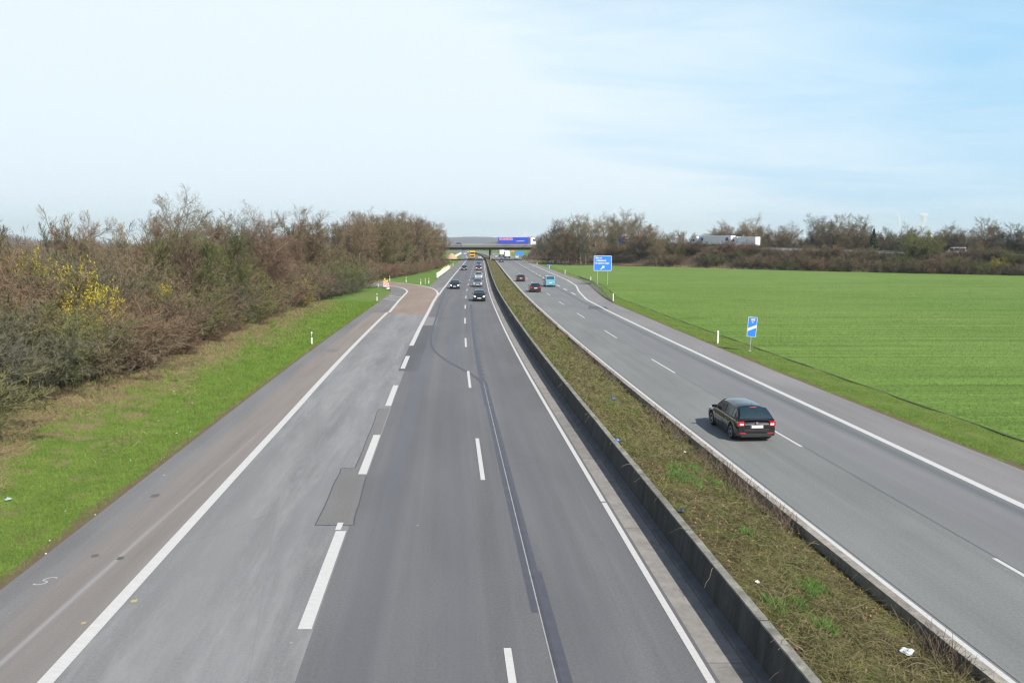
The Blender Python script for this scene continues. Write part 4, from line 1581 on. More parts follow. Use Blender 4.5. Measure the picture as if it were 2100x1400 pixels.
def proto_tree(seed, h=10.0, spread=0.42, limbs=15, n2=8, n3=6, n4=5, t0=.22, ang=42, trunk_r=.11, up=.06, tw=.017, forks=1, lean=.05):
    """returns (trunk mesh, crown mesh) for a bare winter tree of height about h"""
    rs = np.random.RandomState(seed)
    p0 = np.zeros((forks, 3))
    if forks > 1:
        p0[:, :2] = rs.normal(0, .18, (forks, 2))
    d0 = unit(np.c_[rs.normal(0, .09 + .09 * (forks > 1), (forks, 2)) + lean * rs.normal(0, 1, 2), np.ones(forks)])
    l0 = h * .74 * rs.uniform(.85, 1.0, forks)
    tr = chains(rs, p0, d0, l0, 8, .05, .06)
    s1 = spawn(rs, tr, l0, limbs, t0, ang, spread, t1=1.0, lenfall=.32)
    b1 = chains(rs, s1[0], s1[1], s1[2], 5, .07, up)
    s2 = spawn(rs, b1, s1[2], n2, .10, 44, .48, lenfall=.35)
    b2 = chains(rs, s2[0], s2[1], s2[2], 4, .08, up)
    s3 = spawn(rs, b2, s2[2], n3, .10, 42, .52, lenfall=.3)
    b3 = chains(rs, s3[0], s3[1], s3[2], 3, .09, up * .9)
    s4 = spawn(rs, b3, s3[2], n4, .1, 38, .68, lenfall=.2)
    b4 = chains(rs, s4[0], s4[1], s4[2], 2, .10, up * .6)
    R0 = np.full(forks, trunk_r / forks ** .4)
    tv, tf = join([tubes(tr, R0, R0 * .16, 7), tubes(b1, np.clip(s1[2] * .016, .012, .06), np.clip(s1[2] * .004, .004, .02), 4)])
    cv, cf = join([ribbons(rs, b2, tw * 1.8, tw), ribbons(rs, b3, tw * 1.1, tw * .8), ribbons(rs, b4, tw * .85, tw * .5)])
    return (mesh_np('trunk', tv, tf, M_bark, smooth=False), mesh_np('crown', cv, cf, M_twig)), (b3, b4, s4)


def proto_shrub(seed, h=5.0, r=3.0, stems=34, n2=9, n3=7, n4=6, tw=.020, droop=-.02, flowers=0, fmat=None):
    """dense many-stemmed shrub"""
    rs = np.random.RandomState(seed)
    a = rs.uniform(0, 2 * PI, stems)
    q = np.sqrt(rs.uniform(0, 1, stems))
    p0 = np.c_[np.cos(a) * q * r * .45, np.sin(a) * q * r * .45, np.zeros(stems)]
    out = np.c_[np.cos(a) * q * .75, np.sin(a) * q * .75, np.full(stems, 1.0)]
    d0 = unit(out + rs.normal(0, .12, (stems, 3)))
    l0 = h * (1.02 - .25 * q) * rs.uniform(.72, 1.08, stems)
    st = chains(rs, p0, d0, l0, 6, .10, droop)
    s1 = spawn(rs, st, l0, n2, .12, 45, .36, lenfall=.35)
    b1 = chains(rs, s1[0], s1[1], s1[2], 4, .16, .03)
    s2 = spawn(rs, b1, s1[2], n3, .12, 42, .50, lenfall=.35)
    b2 = chains(rs, s2[0], s2[1], s2[2], 3, .18, .02)
    s3 = spawn(rs, b2, s2[2], n4, .10, 40, .60, lenfall=.3)
    b3 = chains(rs, s3[0], s3[1], s3[2], 2, .18, 0)
    for b in (st, b1, b2, b3):
        b[..., 2] = np.maximum(b[..., 2], .02)
    tv, tf = tubes(st, np.full(stems, .035), np.full(stems, .008), 4)
    cv, cf = join([ribbons(rs, b1, tw * 1.6, tw * .9), ribbons(rs, b2, tw * 1.1, tw * .8), ribbons(rs, b3, tw, tw * .6)])
    ex = None
    if flowers:
        b = b3.reshape(-1, 3)
        idx = rs.choice(len(b), flowers)
        # keep blossom to the outer, upper shell
        p = b[idx] + rs.normal(0, .03, (flowers, 3))
        ex = leaf_mesh(rs, p, .085, fmat or M_flower, 'blossom')
    return (mesh_np('stems', tv, tf, M_bark), mesh_np('twigs', cv, cf, M_twig)), ex


def leaf_mesh(rs, p, size, mat, name):
    n = len(p)
    a = unit(rs.normal(0, 1, (n, 3)))
    b = unit(np.cross(a, rs.normal(0, 1, (n, 3))))
    s = (size * rs.uniform(.5, 1.2, n))[:, None]
    v = np.stack([p - a * s, p + b * s * .6, p + a * s, p - b * s * .6], 1).reshape(-1, 3)
    return mesh_np(name, v, np.arange(n * 4).reshape(-1, 4), mat)


TREES = [proto_tree(11, 10, .50, 20, 10, 8, 6, ang=50, up=.05), proto_tree(12, 10, .44, 22, 10, 8, 5, t0=.15, ang=44, up=.07),
         proto_tree(13, 10, .56, 18, 10, 8, 6, t0=.25, ang=58, up=.04), proto_tree(14, 10, .48, 10, 10, 8, 6, forks=3, t0=.15, ang=44, up=.06),
         proto_tree(15, 10, .36, 24, 9, 7, 5, t0=.12, ang=38, up=.10), proto_tree(16, 10, .54, 12, 10, 8, 6, forks=2, t0=.2, ang=54, up=.04)]
TREES = [t[0] for t in TREES]
# wispy, half-open trees for the skyline on the left
WISP = [proto_tree(21, 10, .30, 13, 6, 4, 2, t0=.3, ang=30, up=.22, tw=.024)[0], proto_tree(22, 10, .34, 7, 6, 4, 3, forks=2, t0=.25, ang=32, up=.18, tw=.024)[0]]
SHRUB = [proto_shrub(31)[0], proto_shrub(32, 5, 3.4, 30, droop=-.05)[0], proto_shrub(33, 5, 2.6, 36, droop=.05)[0], proto_shrub(34, 5, 3.0, 40, 8, 7, 5, droop=-.08)[0]]
FORS, FORSF = proto_shrub(35, 5, 2.2, 22, 8, 6, 4, droop=-.03, flowers=7500)
BUDS, BUDSF = proto_shrub(36, 5, 2.8, 28, 8, 7, 5, flowers=2600, fmat=M_bud)

vr = random.Random(77)
TINTS = {'grey': (0.72, 0.82, 0.80), 'olive': (0.84, 1.0, 0.62), 'brown': (1.08, 1.0, 0.88), 'red': (1.12, 0.90, 0.84), 'dark': (0.72, 0.72, 0.66),
         'tan': (1.25, 1.17, 1.0), 'pale': (1.45, 1.42, 1.3)}


def plant(proto, x, y, z, s, sz, tint, label, cat, name, group=None, parts=('trunk', 'crown'), extra=None):
    root = empty(name, (x, y, z), vr.uniform(0, 2 * PI))
    root.scale = (s, s, sz)
    tag(root, label, cat, group)
    k = vr.uniform(.88, 1.12)
    col = tuple(c * k * vr.uniform(.96, 1.04) for c in TINTS[tint]) + (1,)
    for me, nm in zip(proto, parts):
        o = obj(nm, me, root)
        o.color = col
    if extra is not None:
        obj(extra.name.split('.')[0], extra, root)
    return root


def lground(x, y):
    o_ = x - BX(y)
    return lz(o_, y) - .03 if (o_ > -42 and y < 112) else -.06


def where_left(y):
    return ('at the near end', 'below the yellow blossom', 'short of the lone marker post', 'past the lone marker post', 'at the ramp bend')[min(4, int(max(0, y - 15) // 28))]


M_floor = groundmat('wood_floor', [(0.07, 0.052, 0.035), (0.12, 0.09, 0.058)], 0.8, bump=.4)
strip('wood_floor', -42, -24.6, Y0, 112, lambda o_, y: lz(o_, y) + .02, M_floor, nx=14)
wf = [G(738, 576), G(790, 571.5), G(850, 561.5), G(900, 549), G(914, 541.5)]
wf = [(x - .3, y + 2.5) for x, y in wf]
wv = [(x, y, -.045) for x, y in wf] + [(-34, 371, -.045), (-330, 371, -.045), (-330, 10, -.045), (-66, 10, -.045), (-46, 60, -.045), (-45, 112, -.045), (-40, 130, -.045), (-60, 158, -.045), (-60, 192, -.045)]
o = obj('wood_floor', mesh_np('wood_floor', wv, [list(range(len(wv)))], M_floor))
o['kind'] = 'structure'
wv = [(x, y, -.012) for x, y in [G(1102, 541.3), G(1150, 542.3), G(1240, 544.8), G(1330, 546.5), G(1430, 549)]] + [(70, 300, -.012), (20, 372, -.012)]
o = obj('wood_floor', mesh_np('wood_floor', wv, [list(range(len(wv)))], M_floor))
o['kind'] = 'structure'
# front hedge of shrubs along the left verge
GS = 'shrubs of the front row along the left verge'
yy = 19.0
i = 0
tintseq = ['grey', 'olive', 'grey', 'olive', 'grey', 'grey', 'olive', 'brown', 'red', 'brown', 'brown', 'olive', 'brown', 'red', 'grey', 'olive', 'red', 'brown', 'olive', 'red', 'brown', 'olive', 'brown', 'grey', 'red']
while yy < 146:
    bs = float(np.interp(yy, [15, 37, 51, 70, 110, 146], [-24.3, -25.3, -25.2, -25.6, -24.9, -22.8]))
    x = BX(yy) + bs + vr.uniform(-.7, .7)
    hgt = vr.uniform(3.6, 4.9) if yy < 60 else vr.uniform(4.0, 5.6)
    p = SHRUB[i % 4]
    tn = tintseq[i % len(tintseq)]
    s = vr.uniform(.95, 1.2)
    plant(p, x, yy, lground(x, yy), s, hgt / 5.0, tn, {'grey': 'grey green', 'olive': 'olive', 'brown': 'brown', 'red': 'reddish'}[tn] + ' bare shrub in front row of left verge, ' + where_left(yy),
          'shrub', 'bare_shrub', GS, ('stems', 'twigs'))
    yy += vr.uniform(3.4, 4.6)
    i += 1
# low outliers of bramble in front
for (px, py, s) in ((365, 740, .42), (428, 712, .40), (470, 690, .38), (520, 655, .36), (300, 770, .34), (565, 640, .34), (610, 625, .3)):
    x, y = G(px, py)
    plant(SHRUB[(px // 7) % 4], x, y, lground(x, y), s, s * .65, 'red', 'low reddish bramble bush on the upper edge of the left verge', 'shrub', 'bramble_bush', 'low brambles on the left verge', ('stems', 'twigs'))
# second and third rows of taller shrubs
GS2 = 'taller shrubs behind the front row on the left'
for (o_, h0, h1, st, y0) in ((-31.5, 5.6, 7.0, 4.6, 30), (-37, 6.6, 8.0, 5.2, 36)):
    yy = y0
    while yy < 150:
        x = BX(yy) + o_ + vr.uniform(-1.2, 1.2)
        if yy < 128 or o_ < -34:
            tn = vr.choice(['red', 'brown', 'olive', 'brown', 'red', 'grey'])
            hh = vr.uniform(h0, h1)
            plant(SHRUB[vr.randrange(4)], x, yy, lground(x, yy), vr.uniform(1.15, 1.4), hh / 5.0, tn,
                  'tall ' + {'grey': 'grey green', 'olive': 'olive', 'brown': 'brown', 'red': 'reddish'}[tn] + ' shrub behind the left front row, ' + where_left(yy),
                  'shrub', 'bare_shrub', GS2, ('stems', 'twigs'))
        yy += st * vr.uniform(.85, 1.2)
# blossoming forsythia streak
for n_, (px, y, s, h_) in enumerate(((28, 60, .50, 5.9), (62, 62, .55, 6.5), (112, 59, .40, 5.3), (155, 56, .62, 5.7), (178, 54, .62, 5.3), (196, 51.5, .55, 4.4), (215, 49.6, .42, 2.9), (345, 64, .42, 4.0), (622, 103, .5, 3.3))):
    x = (px - CX) / F * y
    sz = h_ / 5.0
    n_ = 0 if n_ < 7 else (5 if n_ == 7 else 6)
    plant(FORS, x, y, lground(x, y), s, sz, 'olive', 'shrub with yellow blossom among the bare bushes on the left' if n_ < 5 else ('small yellow blossoming shrub right of the main yellow streak' if n_ == 5 else 'small yellow blossoming shrub near the ramp'),
          'shrub', 'yellow_blossom_shrub', 'yellow blossoming shrubs' if n_ < 5 else None, ('stems', 'twigs'), FORSF)
for n_, (o_, y) in enumerate(((-25.5, 84), (-27, 118), (-24.5, 130))):
    x = BX(y) + o_
    plant(BUDS, x, y, lground(x, y), 1.0, 1.05, 'olive', ('shrub in pale green bud halfway along the left hedge', 'shrub in pale green bud near the far end of the left hedge', 'last green budding shrub before the ramp bend')[n_],
          'shrub', 'budding_shrub', None, ('stems', 'twigs'), BUDSF)


def tree(x, y, z, h, tint, label, group, wisp=False, wide=1.0, protos=None):
    P = vr.choice(protos or (WISP if wisp else TREES))
    s = h * 1.06 / 10.0
    plant(P, x, y, z, s * wide * vr.uniform(.85, 1.1), s, tint, label, 'tree', 'bare_tree', group)


# trees behind the hedge: open wispy skyline far left, a denser clump from x ~ 330 px on
GT = 'bare trees behind the left hedge'
for (px, ptop, D, w, tn) in ((-25, 335, 60, 1, 'pale'), (20, 410, 74, 1, 'grey'), (45, 395, 88, 1, 'brown'), (88, 405, 78, 1, 'grey'), (112, 412, 92, 1, 'brown'), (150, 385, 80, 1, 'tan'), (166, 402, 96, 1, 'brown'),
                             (192, 403, 82, 0, 'brown'), (222, 432, 98, 1, 'grey'), (255, 410, 84, 1, 'pale'), (262, 425, 102, 1, 'tan'), (300, 402, 88, 1, 'tan'), (325, 400, 96, 1, 'tan'), (340, 405, 80, 0, 'brown'),
                             (372, 402, 86, 0, 'brown'), (400, 410, 76, 0, 'brown'), (432, 405, 90, 0, 'brown'), (470, 404, 96, 0, 'brown'), (498, 415, 100, 0, 'grey'), (520, 440, 92, 0, 'brown'), (545, 452, 88, 0, 'red'), (350, 430, 70, 0, 'olive'), (420, 428, 68, 0, 'olive'), (475, 440, 74, 0, 'olive'), (288, 440, 74, 1, 'brown')):
    x = (px - CX) / F * D
    h = H + (HZ - ptop) / F * D
    h = h * (0.90 if w else 0.94)
    side_ = 'slender pale' if tn in ('pale', 'tan') else {'grey': 'grey', 'brown': 'brown', 'olive': 'olive brown', 'red': 'reddish'}[tn]
    tree(x, D, -.05, h * 1.04, tn, '%s bare tree %s the hedge on the left' % (side_, 'far behind' if D > 88 else 'just behind'), GT, wisp=bool(w), wide=1.0 if w else 1.05)
# wood on the far side of the ramp and behind the hedge
GW = 'bare trees of the wood on the left, up to the bridge'
cnt = 0
ramp_c = lambda X: float(np.interp(-X, [12, 22, 31, 50, 70], [140, 160, 170, 181, 185]))
for (px, ptop, D) in [(p_, t_, d_) for p_, t_, d_ in
        [(560, 440, 118), (590, 432, 128), (620, 440, 140), (645, 438, 126), (665, 440, 150), (690, 446, 138), (705, 442, 160), (730, 448, 148)]]:
    x = (px - CX) / F * D
    tree(x, D, -.06, (H + (HZ - ptop) / F * D) * 1.03, vr.choice(['brown', 'grey', 'brown', 'olive']), 'bare tree behind the hedge, between the tall clump and the ramp', 'bare trees between clump and ramp')
for row, (dd, n_) in enumerate(((0, 17), (7, 17), (14, 16), (22, 15))):
    for k in range(n_):
        t = (k + vr.uniform(.1, .9)) / n_
        # front edge of the wood in pixels
        px = 742 + t * (915 - 742)
        fy = float(np.interp(px, [740, 790, 850, 900, 916], [575.0, 571, 561, 548, 541]))
        X, Y = G(px, fy)
        D = Y + dd + 5
        x = X - dd * .35 - 1.5
        ptop = float(np.interp(px, [740, 800, 845, 862, 890, 905, 918], [446, 444, 438, 445, 455, 464, 482])) + vr.uniform(-3, 9)
        h = H + (HZ - ptop) / F * D
        tree(x, D, -.06, h * 1.02, vr.choice(['brown', 'brown', 'olive', 'red', 'tan']), 'bare tree in the wood beyond the ramp, %s' % ('at its front edge' if row == 0 else 'behind its front edge'), GW,
             protos=[TREES[1], TREES[4], TREES[3], TREES[0]], wide=.95)
        cnt += 1
# low brush at the foot of that wood
for k in range(24):
    t = k / 23
    px = 738 + t * (913 - 738)
    fy = float(np.interp(px, [738, 790, 850, 900, 916], [576.0, 571.5, 561.5, 549, 542]))
    X, Y = G(px, fy)
    plant(SHRUB[k % 4], X - .8, Y + 3.2, -.06, 1.0, vr.uniform(.45, .72), vr.choice(['red', 'brown', 'red', 'tan']), 'low reddish brush at the foot of the wood beyond the ramp', 'shrub', 'bare_shrub', 'brush at the foot of the wood', ('stems', 'twigs'))

# trees by the right end of the bridge
GR = 'bare trees at the right end of the bridge'
for (px, ptop, D) in ((1112, 470, 340), (1122, 466, 325), (1138, 458, 322), (1150, 455, 312), (1166, 452, 330), (1180, 450, 310), (1192, 446, 300), (1206, 452, 315), (1218, 448, 296), (1232, 452, 310),
                      (1255, 440, 345), (1262, 443, 352), (1282, 458, 340), (1296, 441, 300), (1300, 450, 318), (1322, 448, 298), (1336, 452, 306), (1352, 468, 292), (1372, 466, 300), (1388, 462, 305), (1398, 478, 282), (1410, 474, 296),
                      (1130, 475, 310), (1160, 470, 300), (1200, 468, 290), (1345, 482, 276)):
    x = (px - CX) / F * D
    h = H + (HZ - ptop) / F * D
    zb_ = -.1
    tree(x, D, zb_, h * 1.02, vr.choice(['brown', 'grey', 'brown', 'olive', 'tan']), 'bare tree %s' % ('beside the right end of the bridge' if px < 1190 else ('behind the big blue sign' if px < 1290 else 'right of the big blue sign, where the field ends')), GR)
# trees behind the embankment road on the right
GB = 'bare trees beyond the embankment road'
for (px, ptop, wide, kind_) in tuple((p_, t_, 1.15, 0) for p_, t_ in ((1430, 476), (1455, 472), (1482, 470), (1505, 462), (1526, 458), (1545, 462), (1566, 466), (1584, 474), (1598, 474), (1612, 470), (1630, 480), (1650, 482), (1672, 476), (1688, 472), (1708, 464), (1735, 466), (1756, 472), (1776, 480), (1795, 480), (1816, 476), (1838, 478), (1858, 476), (1912, 484), (1930, 482), (1946, 480), (1970, 480), (1990, 476), (2016, 470), (2044, 474), (2075, 476), (2100, 480))) + ((1440, 480, 1, 0), (1468, 476, 1, 0), (1495, 474, 1, 0), (1516, 453, 1.1, 0), (1535, 457, 1.0, 0), (1556, 460, 1.1, 0), (1575, 468, 1.1, 0), (1605, 468, 1.2, 0), (1618, 472, 1.1, 0), (1640, 490, 1, 0),
                               (1663, 437, .85, 2), (1694, 462, 1.0, 0), (1722, 452, 1.2, 0), (1746, 455, 1.2, 0), (1765, 470, 1, 0), (1808, 475, 1.1, 0), (1826, 470, 1.1, 0), (1848, 466, 1.0, 0), (1872, 472, 1.1, 0), (1920, 480, 1.2, 0),
                               (1938, 472, 1.1, 0), (1955, 474, 1.1, 0), (1980, 480, 1.0, 0), (2002, 459, 1.2, 0), (2030, 459, 1.2, 0), (2062, 469, 1.3, 0), (2090, 472, 1.2, 0), (2115, 470, 1.2, 0), (1420, 484, 1, 0), (1590, 482, 1, 0), (1680, 485, 1, 0), (1785, 486, 1.0, 0), (1900, 486, 1, 0), (1965, 488, 1, 0), (2045, 482, 1, 0)):
    p, z, ang = bank_pt(px, HWE + 6 + vr.uniform(0, 14))
    D = p[1]
    x = (px - CX) / F * D
    h = (H + (HZ - ptop) / F * D) * 1.07
    lab = 'tall slim bare tree, highest on the skyline right of the lorries' if px == 1663 else 'bare tree beyond the embankment road, %s' % ('left of the white lorries' if px < 1430 else 'behind the white lorries' if px < 1560 else 'between lorries and the tallest tree' if px < 1650 else 'by the tallest tree' if px < 1676 else
                                                        'between the tallest tree and the steam' if px < 1880 else 'right of the wind turbine')
    tree(x, D, -.1, h * 1.02, vr.choice(['brown', 'grey', 'brown', 'dark', 'tan']), lab, GB if px != 1663 else None, wide=wide * 1.05)
# one dark evergreen
rs = np.random.RandomState(4)
nl = 9000
zz_ = rs.uniform(0, 1, nl)
rad = (1 - zz_) * rs.uniform(.35, 1, nl) ** .5 * (1 + .25 * np.sin(zz_ * 40))
aa = rs.uniform(0, 2 * PI, nl)
pp = np.c_[np.cos(aa) * rad * 2.6, np.sin(aa) * rad * 2.6, zz_ * 10 + .8]
NEED = leaf_mesh(rs, pp, .28, M_needle, 'crown')
evr_trunk = mesh_np('trunk', *tubes(np.array([[[0, 0, k * 1.3] for k in range(9)]], float), np.array([.2]), np.array([.03]), 7), M_bark)
p, z, ang = bank_pt(1786, HWE + 6)
x = (1786 - CX) / F * p[1]
plant((evr_trunk, NEED), x, p[1], -.1, 1.0, (H + (HZ - 471) / F * p[1]) / 10.6, 'dark', 'dark pointed evergreen tree beyond the embankment road', 'tree', 'evergreen_tree')

# shrubs on the field side of the embankment
GE = 'shrubs on the bank behind the field'
for k in range(135):
    px = 1108 + (2130 - 1108) * (k + vr.uniform(0, 1)) / 135
    a = -(HWE + vr.choice([1.2, 4.0, 8.0]) + vr.uniform(0, 2))
    p, z, ang = bank_pt(px, a)
    zz_ = max(-.05, z * (1 - (-a - HWE) / (z * 1.7)))
    tn = vr.choice(['brown', 'red', 'dark', 'olive', 'dark', 'brown'])
    plant(SHRUB[vr.randrange(4)], p[0], p[1], zz_ - .2, vr.uniform(.85, 1.25), vr.uniform(.42, .8) if a > -HWE - 5 else vr.uniform(.6, .95), tn,
          '%s shrub on the bank behind the field, %s' % ({'brown': 'brown', 'red': 'reddish', 'dark': 'dark', 'olive': 'olive'}[tn], 'near the bridge' if px < 1250 else 'below the lorries' if px < 1560 else 'below the tallest tree' if px < 1760 else 'towards the right end'),
          'shrub', 'bare_shrub', GE, ('stems', 'twigs'))
for (px, s) in ((1885, 1.3), (1905, 1.1)):
    p, z, ang = bank_pt(px, -HWE - 2)
    plant(BUDS, p[0], p[1], z - 1.2, s, s * 1.25, 'olive', 'big olive bush in bud in front of the steam plume', 'shrub', 'budding_shrub', 'olive bushes in bud on the bank', ('stems', 'twigs'), BUDSF)
p, z, ang = bank_pt(2058, -HWE - 8)
plant(FORS, p[0], p[1], 0, .8, .8, 'olive', 'yellow blossoming bush at the far right end of the field', 'shrub', 'yellow_blossom_shrub', None, ('stems', 'twigs'), FORSF)


# ---------------------------------------------------------------- masses: brush, grass, field crop
def stuff(name, v, f, mat, label=None):
    o = obj(name, mesh_np(name, v, f, mat))
    o['kind'] = 'stuff'
    return o


# brush on the embankment slope: thousands of thin upright stems
rs = np.random.RandomState(9)
n = 60000
ii = rs.randint(iR + 1, 218, n)
a = -(HWE + rs.uniform(.5, 12, n))
P_ = CR[ii] + CN[ii] * a[:, None] + rs.normal(0, .7, (n, 2))
zt = np.maximum(-.05, CZ[ii] * (1 - (-a - HWE) / (CZ[ii] * 1.7)))
p0 = np.c_[P_, zt]
patch = .5 + .5 * np.sin(P_[:, 0] * .21 + np.sin(P_[:, 1] * .13) * 2)
d0 = unit(np.c_[rs.normal(0, .3, (n, 2)), np.ones(n)])
b = chains(rs, p0, d0, rs.uniform(.5, 1.9, n) * (.6 + .6 * patch), 2, .2, 0)
v, f = ribbons(rs, b, .045, .02)
M_brush = simple('dry_brush', (0.17, 0.125, 0.095), 0.9, var=0.35, vscale=.15)
stuff('dry_brush', v, f, M_brush)
# straw fringe where field meets bank
n = 16000
ii = rs.randint(iR + 1, 218, n)
a = -(HWE + CZ[ii] * 1.7 + rs.normal(.8, .8, n))
P_ = CR[ii] + CN[ii] * a[:, None] + rs.normal(0, .5, (n, 2))
b = chains(rs, np.c_[P_, np.full(n, -.03)], unit(np.c_[rs.normal(0, .5, (n, 2)), np.ones(n)]), rs.uniform(.3, .9, n), 2, .2, -.1)
v, f = ribbons(rs, b, .10, .04)
M_straw = simple('dry_straw', (0.34, 0.25, 0.15), 0.9, var=0.25, vscale=.2)
stuff('dry_grass', v, f, M_straw)
# far woods beyond the bridge and along the horizon
n = 60000
X = rs.uniform(-900, 1400, n)
Yf = 900 + 120 * np.sin(X * .004) + rs.uniform(0, 120, n) + np.where(X > 300, -200, 0)
hh = 7 + 4 * np.sin(X * .02) + 3 * np.sin(X * .057 + 1) + rs.uniform(-1, 4, n)
b = chains(rs, np.c_[X, Yf, np.full(n, -.05)], unit(np.c_[rs.normal(0, .15, (n, 2)), np.ones(n)]), np.maximum(2, hh), 3, .12, 0)
v, f = ribbons(rs, b, .55, .35)
stuff('far_woods', v, f, simple('far_wood', (0.16, 0.135, 0.115), 0.95, var=0.2, vscale=.02))


def blades(rs, x, y, z, h, w, lean=.35):
    n = len(x)
    a = rs.uniform(0, 2 * PI, n)
    ca, sa = np.cos(a), np.sin(a)
    base = np.c_[x, y, z]
    side = np.c_[ca, sa, np.zeros(n)] * (w / 2)[:, None]
    tip = base + np.c_[rs.normal(0, lean, n) * h, rs.normal(0, lean, n) * h, h]
    v = np.stack([base - side, base + side, tip], 1).reshape(-1, 3)
    return v, np.arange(n * 3).reshape(-1, 3)


def bladelit(name, cols, scale, second=None, third=None, rows=None, grad=False):
    m = groundmat(name, cols, scale, second=second, bump=0, third=third, rows=rows, grad=grad)
    return m


M_gblade = bladelit('verge_blades', [(0.105, 0.185, 0.030), (0.180, 0.275, 0.05)], 0.8, second=(STRAW, 0.9, 0.46, 0.62, 0.85), third=((0.15, 0.10, 0.06), 0.9, 0.62, 0.72, 0.5), grad=True)
M_fblade = bladelit('crop_blades', [(0.125, 0.220, 0.038), (0.172, 0.280, 0.054)], 0.30, second=((0.19, 0.27, 0.07), 0.030, 0.42, 0.70, 0.40), rows=-0.12)
n = 330000
Yg = 14 + (112 - 14) * rs.uniform(0, 1, n) ** 1.7
og = -15.25 - rs.uniform(0, 1, n) ** 1.15 * 12.5
Xg = B(Yg) + og
keep = Xg > -Yg * .66 - 3
Xg, Yg, og = Xg[keep], Yg[keep], og[keep]
zg = np.array([lz(o_, y) for o_, y in zip(og, Yg)]) - .01
dist = np.hypot(Xg, Yg)
k = np.clip(dist / 25, .8, 4)
h = rs.uniform(.04, .11, len(Xg)) * (.8 + .35 * k) * (1 + .5 * (og < -21))
v, f = blades(rs, Xg, Yg, zg, h, .012 * k * rs.uniform(.7, 1.4, len(Xg)), .6)
stuff('grass', v, f, M_gblade)
# straw thatch lying on the verge
n = 60000
Yg = 16 + 90 * rs.uniform(0, 1, n) ** 1.5
og = -17.2 - rs.uniform(0, 1, n) ** .7 * 10
tt = np.sin(og * 1.1 + Yg * .22) + np.sin(og * .5 - Yg * .13 + 1) + .8 * np.sin(Yg * .6 + og)
keep = (tt > .5 - 1.1 * (og < -20.5) - .5 * (og < -18.8)) & (B(Yg) + og > -Yg * .66 - 3)
Yg, og = Yg[keep], og[keep]
zg = np.array([lz(o_, y) for o_, y in zip(og, Yg)])
b = chains(rs, np.c_[B(Yg) + og, Yg, zg + .03], unit(np.c_[rs.normal(0, 1, (len(Yg), 2)), rs.uniform(0, .5, len(Yg))]), rs.uniform(.12, .4, len(Yg)), 2, .3, -.1)
v, f = ribbons(rs, b, .016, .008)
stuff('dry_grass', v, f, simple('thatch', (0.30, 0.23, 0.13), 0.9, var=0.3, vscale=.6))
# crop and right verge
n = 560000
Yg = 20 + 210 * rs.uniform(0, 1, n) ** 2.1
Re = np.array([R_edge(y) for y in np.arange(0, 240, 1.0)])
re = np.interp(Yg, np.arange(0, 240, 1.0), Re)
og = re + .25 + rs.uniform(0, 1, n) ** 1.4 * (Yg * .95)
Xg = B(Yg) + og
fur = np.maximum(18.5, re + 2.2)
keep = (Xg < Yg * .66 + 3) & (abs(og - fur) > .16)
Xg, Yg, og, fur = Xg[keep], Yg[keep], og[keep], fur[keep]
k = np.clip(np.hypot(Xg, Yg) / 28, .9, 3.2) * np.clip((235 - Yg) / 90, .15, 1)
isf = og > fur
h = rs.uniform(.05, .10, len(Xg)) * (.8 + .18 * k) * np.where(isf, 1.0, .8)
w = .009 * k * rs.uniform(.7, 1.4, len(Xg))
# crop stands in drill rows
rowx = np.round((Xg + .35 * Yg) / .25) * .25 - .35 * Yg + rs.normal(0, .02, len(Xg))
Xg = np.where(isf & (Yg < 60), rowx, Xg)
v, f = blades(rs, Xg[isf], Yg[isf], np.full(isf.sum(), -.03), h[isf], w[isf], .45)
stuff('crop', v, f, M_fblade)
nf = ~isf
v, f = blades(rs, Xg[nf], Yg[nf], np.full(nf.sum(), -.04), h[nf], w[nf], .6)
M_rv = bladelit('right_verge_blades', [(0.08, 0.17, 0.02), (0.15, 0.26, 0.04)], 0.9, second=((0.22, 0.21, 0.08), 0.6, 0.55, 0.68, 0.25))
stuff('grass', v, f, M_rv)

# ---- median planting: arching dry stems over moss, weeds and leaf litter
def mzv(o_, y):
    t = np.clip((o_ - 1.3) / 3.84, 0, 1)
    st_ = np.sin(t * PI)
    return .80 * (1 - t) ** 1.1 - .24 * t - .02 + .07 * st_ + .05 * np.sin(y * .8 + o_ * 1.7) * st_ + .03 * np.sin(y * 2.3 - o_ * 2.9) * st_


n = 70000
Ym = 11 + 170 * rs.uniform(0, 1, n) ** 2.0
om = 1.36 + rs.uniform(0, 1, n) * 3.7
zm = mzv(om, Ym)
p0 = np.c_[B(Ym) + om, Ym, zm]
k = np.clip(np.hypot(p0[:, 0], Ym) / 22, .8, 4)
d0 = unit(np.c_[rs.normal(0, 1, (n, 2)), rs.uniform(.1, .8, n)])
dens = .5 + .5 * np.sin(Ym * .9 + np.sin(om * 2 + Ym * .35) * 2.2)
b = chains(rs, p0, d0, rs.uniform(.15, .55, n) * (.55 + .6 * dens), 3, .25, -.17)
b[..., 2] = np.maximum(b[..., 2], mzv(b[..., 0] - B(b[..., 1]), b[..., 1]) + .01)
lim = B(b[..., 1])
b[..., 0] = np.clip(b[..., 0], lim + 1.22, lim + 5.16)
thick = rs.uniform(.006, .012, n) * k
for lo, hi in ((0, .33), (.33, .66), (.66, 1.01)):
    pass
vv, ff_ = ribbons(rs, b, .010, .005)
# widen with distance by scaling each strip about its middle line
vv = vv.reshape(n, 4, 2, 3)
mid = vv.mean(axis=2, keepdims=True)
vv = (mid + (vv - mid) * k[:, None, None, None]).reshape(-1, 3)
M_mtwig = groundmat('median_stems', [(0.09, 0.070, 0.040), (0.185, 0.175, 0.080), (0.15, 0.108, 0.068)], 1.1, bump=0)
stuff('creeping_stems', vv, ff_, M_mtwig)
